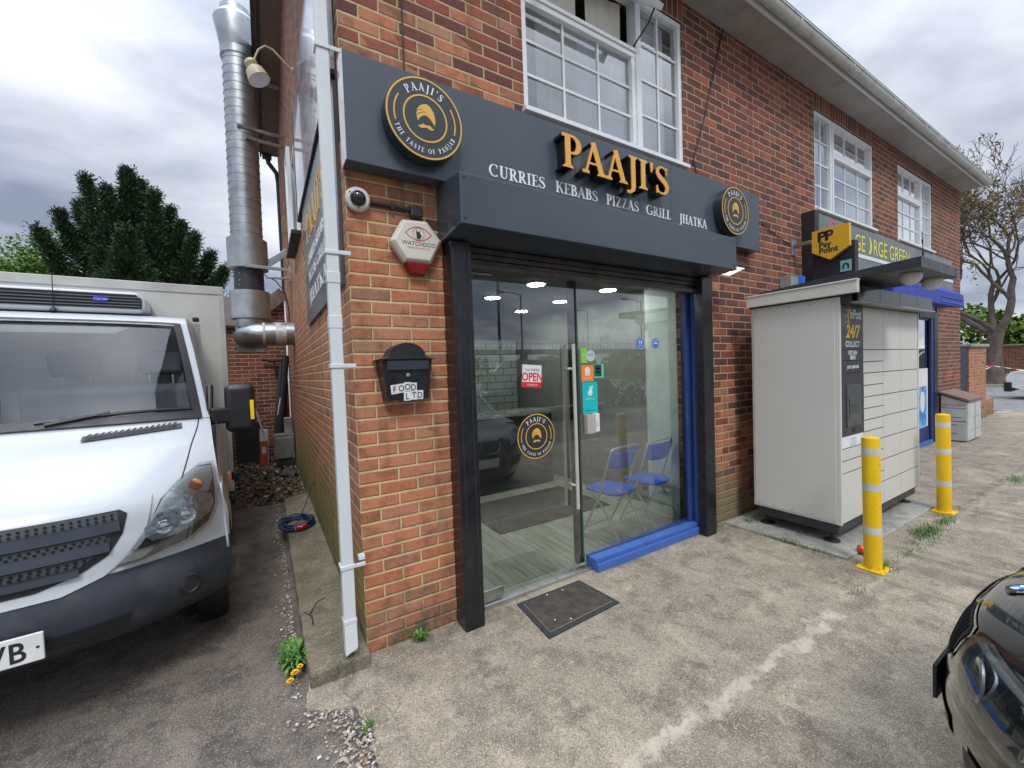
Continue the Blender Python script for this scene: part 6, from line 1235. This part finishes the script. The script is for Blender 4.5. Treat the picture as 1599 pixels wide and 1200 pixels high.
w = MB(); w.box(1.535, 2.065, -1.976, -1.9640, .395, .515); w.build('plate_frame', VBK, C_, bevel=.003)
w = MB(); w.box(1.54, 2.06, -1.9638, -1.9625, .40, .51); w.build('number_plate', bpy.data.materials['plate_white'], C_, bevel=.003)
p = NC(0, 5.18, .004); nn_ = Vector((0, .42, 1)).normalized(); bt1 = Vector((1, 0, 0)); bt2 = nn_.cross(bt1)
def BM(u, v, d): return p+bt1*u+bt2*v+nn_*d
w = MB(); w.lathe(p, nn_, [(.041, 0), (.041, .004), (.038, .006)], 32); bd = w.build('badge', CHR, C_, smooth=True)
w = MB(); w.prism(circ(0, 0, .0365, 28), BM, .006, .0068); w.build('badge_ring', INK, bd); w = MB(); ring(w, 0, 0, 0, .023, BM, .0068, .0075, 0, pi/2, 8); ring(w, 0, 0, 0, .023, BM, .0068, .0075, pi, 1.5*pi, 8); each(w, 'badge_blue', mat('roundel_blue', (.02, .25, .65), .3), bd, per=8)
w = MB(); ring(w, 0, 0, 0, .023, BM, .0068, .0075, pi/2, pi, 8); ring(w, 0, 0, 0, .023, BM, .0068, .0075, 1.5*pi, 2*pi, 8); each(w, 'badge_white', PURE, bd, per=8)
def car_rear(o, cx, hw, y0, dr, prof, cab, body, glass, wb, wr, rim, skipf=False, belt=.9):
    """side outline extruded across, cabin tapering in; y = y0 + dr*v"""
    w = MB()
    tri = bmesh.new(); L0 = [tri.verts.new((cx-hw, y0+dr*v, z)) for v, z in prof]; R0 = [tri.verts.new((cx+hw, y0+dr*v, z)) for v, z in prof]
    f1 = tri.faces.new(L0); f2 = tri.faces.new(R0); n = len(prof)
    for i in range(n): tri.faces.new((L0[i], L0[(i+1) % n], R0[(i+1) % n], R0[i]))
    bmesh.ops.triangulate(tri, faces=[f1, f2]); tri.verts.index_update(); w.add([v.co.copy() for v in tri.verts], [tuple(v.index for v in f.verts) for f in tri.faces]); tri.free(); w.build('body', body, o)
    a, b, c, d, zb, zt = cab; ti = .17
    P_ = [(cx-hw+.04, y0+dr*a, zb), (cx+hw-.04, y0+dr*a, zb), (cx+hw-ti-.02, y0+dr*b, zt), (cx-hw+ti+.02, y0+dr*b, zt), (cx-hw+.04, y0+dr*d, zb), (cx+hw-.04, y0+dr*d, zb), (cx+hw-ti, y0+dr*c, zt), (cx-hw+ti, y0+dr*c, zt)]
    w = MB(); w.add(P_, [(0, 1, 2, 3), (5, 4, 7, 6), (0, 3, 7, 4), (1, 5, 6, 2)]); w.build('windows', glass, o, bevel=.02)
    w = MB(); w.add([P_[3], P_[2], P_[6], P_[7]]+[Vector(q)+Vector((0, 0, .035)) for q in (P_[3], P_[2], P_[6], P_[7])], [(4, 5, 6, 7), (0, 1, 5, 4), (1, 2, 6, 5), (2, 3, 7, 6), (3, 0, 4, 7)])
    for s_ in ((0, 3), (1, 2), (4, 7), (5, 6)): w.bar(P_[s_[0]], P_[s_[1]], .06, .05)
    for x_ in (-1, 1): m0 = (cx+x_*(hw-.05), y0+dr*(a+d)/2, zb); m1 = (cx+x_*(hw-ti-.0), y0+dr*(b+c)/2, zt); w.bar(m0, m1, .07, .05)
    w.build('roof', body, o, bevel=.012)
    for v in wb:
        for s_ in (-1, 1): wheel('wheel', (cx+s_*(hw-.11), y0+dr*v, wr), wr, .22, s_, o, rim, 10)
DG = mat('car_glass', (.015, .02, .022), .05)
def arch(c, r, n=8, z=.24): return [(c-r*cos(pi*i/n), z+r*sin(pi*i/n)*1.05) for i in range(n+1)]
car_rear(C_, 1.80, .87, -1.94, -1, [(.62, .24), (.62, .86), (1.2, .95), (4.2, 1.0), (4.55, .9), (4.6, .3)]+[(v, z) for v, z in reversed(arch(3.6, .37))]+[(v, z) for v, z in reversed(arch(.86, .0001))][:0]+[(1.25, .24)], (1.15, 1.75, 3.2, 4.1, .95, 1.42), CBK, DG, (.86, 3.6), .33, STEEL)
# ---- black estate car across the car park (seen mirrored in the shop glass)
def suv(cx, cy, ry, label, body, roof=1.72, name='parked_car', L_=4.9, hw=.95, cat='car', mirror=1):
    o = thing(name, label, cat, (0, 0, 0))
    car_rear(o, 0, hw, L_/2, -1, [(0.05, .45), (.0, .75), (.12, .95), (1.3, 1.08), (4.7*L_/4.9, 1.12), (L_, .95), (L_, .4), (4.35*L_/4.9, .32)]+list(reversed(arch(3.85*L_/4.9, .42, z=.32)))+list(reversed(arch(.95, .42, z=.32)))+[(.4, .32)], (1.15, 1.95, 4.2*L_/4.9, 4.75*L_/4.9, 1.08, roof), body, DG, (.95, 3.85*L_/4.9), .38, STEEL)
    w = MB()
    for s_ in (-1, 1): w.box(s_*hw*.72-.18, s_*hw*.72+.18, L_/2-.06, L_/2+.01, .72, .88)
    each(w, 'headlight', REFM, o, bevel=.02); w = MB(); w.box(-.45, .45, L_/2-.03, L_/2+.012, .55, .9); w.build('grille', VBK, o, bevel=.02)
    w = MB()
    for s_ in (-1, 1): w.box(s_*hw-.09, s_*hw+.09, L_/2-1.75, L_/2-1.55, 1.08, 1.25)
    each(w, 'mirror_housing', body, o, bevel=.04); w = MB()
    for s_ in (-1, 1): w.box(s_*(hw+.004)-.004, s_*(hw+.004)+.004, -L_/2+.5, L_/2-1.0, .42, .47)
    each(w, 'side_trim', CHR, o)
    o.location = (cx, cy, 0); o.rotation_euler = (0, 0, ry); return o
suv(7.1, -8.5, radians(90), 'black estate car parked side-on, mirrored in the shop glass', mat('estate_black', (.012, .014, .018), .15, coat=1), 1.88, L_=5.3)
o = suv(22.6, -1.35, radians(0), 'small white van parked across the road at the right edge', mat('far_van_white', (.62, .65, .64), .35), 1.75, 'parked_van', 4.4, .85, 'van')
w = MB(); w.box(-.87, .87, 2.05, 2.24, .26, .60); w.build('bumper', VBK, o, bevel=.03, off=(0, 0, 0))
o = suv(2.0, -14.5, radians(90), 'white hatchback in the car park, mirrored far off in the shop glass', mat('far_car_white', (.6, .62, .62), .3), 1.5)
# lamp posts and footbridge across the car park (they show only as reflections)
PST = mat('lamp_post', (.10, .11, .12), .5)
for i, (x, y, h) in enumerate(((9.0, -14, 6.2), (17.2, -24.8, 7.6), (26.6, -21, 7.0), (36, -38, 9))):
    o = thing('street_lamp', ('tall lamp post nearest in the mirrored car park view', 'second lamp post in the mirrored car park view', 'third lamp post mirrored in the shop window', 'furthest lamp post mirrored in the shop window')[i], 'street lamp', (x, y, 0), 'street lamps around the car park')
    w = MB(); w.tube([(x, y, 0), (x, y, 1.2), (x, y, 1.25), (x, y, h)], [.13, .13, .08, .06], 12); w.build('pole', PST, o, smooth=True); w = MB(); w.tube([(x, y, h-.05), (x-.6, y, h+.08), (x-1.6, y, h+.1)], .035, 8); w.box(x-2.2, x-1.5, y-.12, y+.12, h+.02, h+.14); w.build('lamp_head', PST, o)
o = thing('footbridge', 'long grey footbridge with railings far across the car park', 'footbridge', (50, -60, 0)); w = MB(); w.box(10, 110, -62, -59, 4.6, 5.4)
for x in (14, 40, 66, 92): w.box(x, x+1, -61, -60, 0, 4.6)
w.build('deck', PST, o); w = MB()
for i in range(100): w.box(10+i, 10.06+i, -59.02, -58.96, 5.4, 6.5)
w.box(10, 110, -59.04, -58.95, 6.5, 6.58); w.build('railing', PST, o)
# ------------------------------------------------------------------ trees
def leafmat(name, cols, tr=.25):
    k = NB(name); oi = k.n('ShaderNodeNewGeometry'); k.base(k.ramp(oi.outputs['Random Per Island'], *[(i/(len(cols)-1), c) for i, c in enumerate(cols)])); k.rough(.6); k.b.inputs['Specular IOR Level'].default_value = .2; return k.m
CON = leafmat('conifer_green', [(.014, .034, .018), (.024, .052, .024), (.034, .072, .030), (.075, .125, .045)]); DEC = leafmat('leaf_green', [(.05, .12, .015), (.09, .19, .025), (.13, .24, .04)]); AUT = leafmat('young_leaf', [(.20, .13, .03), (.24, .20, .04), (.16, .09, .035)]); HED = leafmat('hedge_green', [(.05, .10, .015), (.10, .17, .025), (.14, .20, .03)])
BARK = mat('bark', (.12, .095, .08), .95, var=.35, scale=5, bump=.6, bscale=12)
def leafquad(w, p, d, r, rr, wd=.4):
    d = d.normalized(); s = d.cross(Vector((rr.uniform(-1, 1), rr.uniform(-1, 1), rr.uniform(-1, 1))));
    if s.length < .01: s = Vector((1, 0, 0))
    s.normalize(); s *= r*wd; w.add([p, p+d*r*.5+s, p+d*r, p+d*r*.5-s], [(0, 1, 2, 3)])
def conifer(base, leaders, label, seed):
    rr = random.Random(seed); o = thing('conifer', label, 'tree', base); w = MB(); b = Vector(base)
    for (dx, dy, top, rad, n) in leaders:
        for i in range(n):
            t = rr.random()**.85; h = 2.2+(top-2.2)*t; a = rr.uniform(0, 2*pi); R_ = rad*(1-t)**1.25*1.08*(.72+.5*mnoise.noise((dx+h*1.6, cos(a)*1.3, sin(a)*1.3+seed)))+.03; q = rr.random()**.45
            c = b+Vector((dx*(.25+.75*t)+R_*q*cos(a), dy+R_*q*sin(a), h+.25*q*R_)); od = Vector((cos(a), sin(a), rr.uniform(.15, 1.1)))
            for k in range(12): leafquad(w, c+Vector((rr.gauss(0, .08), rr.gauss(0, .08), rr.gauss(0, .08))), od+Vector((rr.gauss(0, .35), rr.gauss(0, .35), rr.gauss(0, .35))), rr.uniform(.07, .17), rr, .13)
    w.build('crown', CON, o); w = MB(); w.tube([b, b+Vector((.1, 0, 4)), b+Vector((0, 0, 7.5))], [.28, .2, .05], 10); w.build('trunk', BARK, o, smooth=True); return o
conifer((-4.0, 16.5, 0), [(-.1, 0, 8.95, 1.9, 1900), (.18, .3, 8.75, 1.7, 1300), (-.62, -.3, 8.2, 1.4, 1000), (-1.12, -.2, 8.45, 1.0, 900), (-1.45, .3, 7.7, 1.3, 1000), (-1.9, .1, 7.3, 1.2, 1000), (-2.3, -.2, 6.6, 1.1, 800), (.6, -.2, 8.25, 1.5, 1200), (.95, .3, 7.95, 1.4, 1100), (1.3, 0, 7.35, 1.4, 1100), (1.7, -.3, 6.95, 1.3, 1000), (2.1, .2, 6.45, 1.2, 900), (2.55, 0, 5.9, 1.1, 800), (0, -1.2, 6.6, 2.4, 1800)], 'big dark conifer behind the white van', 2)
def broad(name, label, base, h, rad, n, lm, seed, lr=.14, trunk=.2, zc=.62, sq=1.0):
    rr = random.Random(seed); o = thing(name, label, 'tree', base); b = Vector(base); w = MB(); tips = []
    def br(p, d, L_, r, dep):
        pts = [p]; q = p; dd = d
        for i in range(4): dd = (dd+Vector((rr.gauss(0, .12), rr.gauss(0, .12), rr.gauss(.04, .08)))).normalized(); q = q+dd*L_/4; pts.append(q)
        w.tube(pts, [r, r*.9, r*.8, r*.7, r*.6], 6 if dep else 9)
        if dep == 0: tips.append(q)
        else:
            for k in range(3 if dep > 1 else 4): a = rr.uniform(0, 2*pi); br(pts[rr.choice((2, 3, 4))], (dd+Vector((cos(a), sin(a), rr.uniform(-.1, .5)))*.85).normalized(), L_*.68, r*.55, dep-1)
    br(b, Vector((0, 0, 1)), h*.42, trunk, 3); w.build('trunk', BARK, o, smooth=True); w = MB()
    cl = [(b+Vector((rr.gauss(0, rad*.42), rr.gauss(0, rad*.42), h*zc+rr.gauss(0, h*.17)*sq)), rr.uniform(.35, .8)*rad*.42) for _ in range(26)]+[(t, rad*.28) for t in tips[:50]]
    for i in range(n):
        c, r = rr.choice(cl); v = Vector((rr.gauss(0, 1), rr.gauss(0, 1), rr.gauss(0, .8))); v = v.normalized()*r*rr.random()**.4; leafquad(w, c+v, Vector((rr.gauss(0, 1), rr.gauss(0, 1), rr.gauss(0, .7))), lr*rr.uniform(.6, 1.2), rr, .42)
    w.build('crown', lm, o); return o
broad('leafy_tree', 'loose light green tree left of the dark conifer', (-8.0, 19.5, 0), 7.5, 2.3, 26000, DEC, 15, .11, zc=.66, sq=.75)
broad('leafy_tree', 'paler green tree further left behind the white van', (-11.2, 21, 0), 7.6, 2.8, 24000, DEC, 18, .115, zc=.64, sq=.75)
broad('leafy_tree', 'small green tree showing between the van box and the flue', (-2.9, 22, 0), 7.6, 1.6, 9000, DEC, 11, .10)
# bare tree at the right
def bare(base, seed):
    rr = random.Random(seed); o = thing('bare_tree', 'large gnarled tree with bare branches and few young leaves across the road', 'tree', base); b = Vector(base); w = MB(); lv = MB(); tips = []
    def br(p, d, L_, r, dep):
        n = 5; pts = [p]; q = p; dd = d.normalized()
        for i in range(n): dd = (dd+Vector((rr.gauss(0, .17), rr.gauss(0, .17), rr.gauss(.03, .12)))).normalized(); q = q+dd*L_/n; pts.append(q)
        r2 = r*.66; w.tube(pts, [max(.012, r+(r2-r)*i/n) for i in range(n+1)], 10 if dep > 5 else 6 if dep > 3 else 3, cap=False)
        for t in pts[2:]: tips.append((t, dep))
        if dep > 0:
            k = 3 if dep > 2 else 3
            for i in range(k):
                a = rr.uniform(0, 2*pi); sp = rr.uniform(.45, .95); st = pts[-1] if i < 2 else pts[rr.choice((2, 3, 4))]
                side = dd.cross(Vector((cos(a), sin(a), .3))).normalized(); br(st, (dd+side*sp+Vector((0, 0, .22))).normalized(), L_*rr.uniform(.64, .86), r2*rr.uniform(.66, .92), dep-1)
    w.tube([b-Vector((0, 0, .1)), b+Vector((0, 0, .5)), b+Vector((.0, .05, 1.6)), b+Vector((.0, -.05, 2.7))], [.46, .32, .27, .28], 14)
    for d, L_, r in ((Vector((0, .8, .75)), 2.7, .17), (Vector((.2, -.6, .85)), 2.8, .18), (Vector((-.6, .1, .9)), 2.5, .14), (Vector((.5, .35, 1)), 2.6, .14)): br(b+Vector((0, 0, 2.5)), d, L_, r, 6)
    w.build('trunk', BARK, o, smooth=True)
    for t, dp in tips:
        if dp <= 1 and rr.random() < .10 or (t.z < 6 and rr.random() < .06):
            for k in range(rr.randint(2, 6)): leafquad(lv, t+Vector((rr.gauss(0, .12), rr.gauss(0, .12), rr.gauss(0, .1))), Vector((rr.gauss(0, 1), rr.gauss(0, 1), rr.gauss(-.2, .7))), rr.uniform(.08, .17), rr, .45)
    lv.build('crown', AUT, o)
bare((31.0, 2.55, .1), 21)
# hedge behind the wall, bushes beyond
def bush(w, c, r, n, rr, lr=.16):
    for i in range(n):
        v = Vector((rr.gauss(0, 1), rr.gauss(0, 1), abs(rr.gauss(0, 1)))).normalized(); v = Vector((v.x*r[0], v.y*r[1], v.z*r[2]))*rr.uniform(.75, 1.03); leafquad(w, Vector(c)+v, Vector((rr.gauss(0, 1), rr.gauss(0, 1), rr.gauss(.3, .7))), lr*rr.uniform(.6, 1.4), rr, .42)
rr = random.Random(6)
for i, (x, y, h) in enumerate(((38, 4.5, 4.6), (38.5, 1.0, 4.3), (39, -3.0, 4.6), (38, 8.5, 4.9), (40, 13, 5.5))):
    w = MB(); bush(w, (x, y, 0), (2.6, 2.9, h), 3200, rr, .30)
    tag(w.build('bush', HED), ('green bush directly behind the bare tree, over the far wall', 'green bush over the far wall at the right edge', 'green bush over the far wall beyond the right edge', 'green bush over the far wall close to the shop corner', 'tallest green bush over the far wall, mostly behind the shop')[i], 'bush', 'bushes behind the far wall')
# tree line beyond the car park, closing the horizon in the reflections
w = MB()
for i in range(46): a = i/45; bush(w, (-70+a*240, -75-12*sin(i*1.3), 0), (5, 4, 5+2.5*mnoise.noise((i*.7, 0, 0))), 260, rr, 1.1)
tag(w.build('treeline', HED), kind='stuff')
w = MB()
for i in range(30): bush(w, (3+i*.35, -9.6+.3*sin(i), 0), (.5, .5, 1.1+.4*sin(i*1.7)), 160, rr, .12)
tag(w.build('hedge', leafmat('beech_hedge', [(.12, .05, .02), (.09, .07, .02), (.05, .09, .02)])), 'brown and green hedge along the far side of the car park', 'hedge')
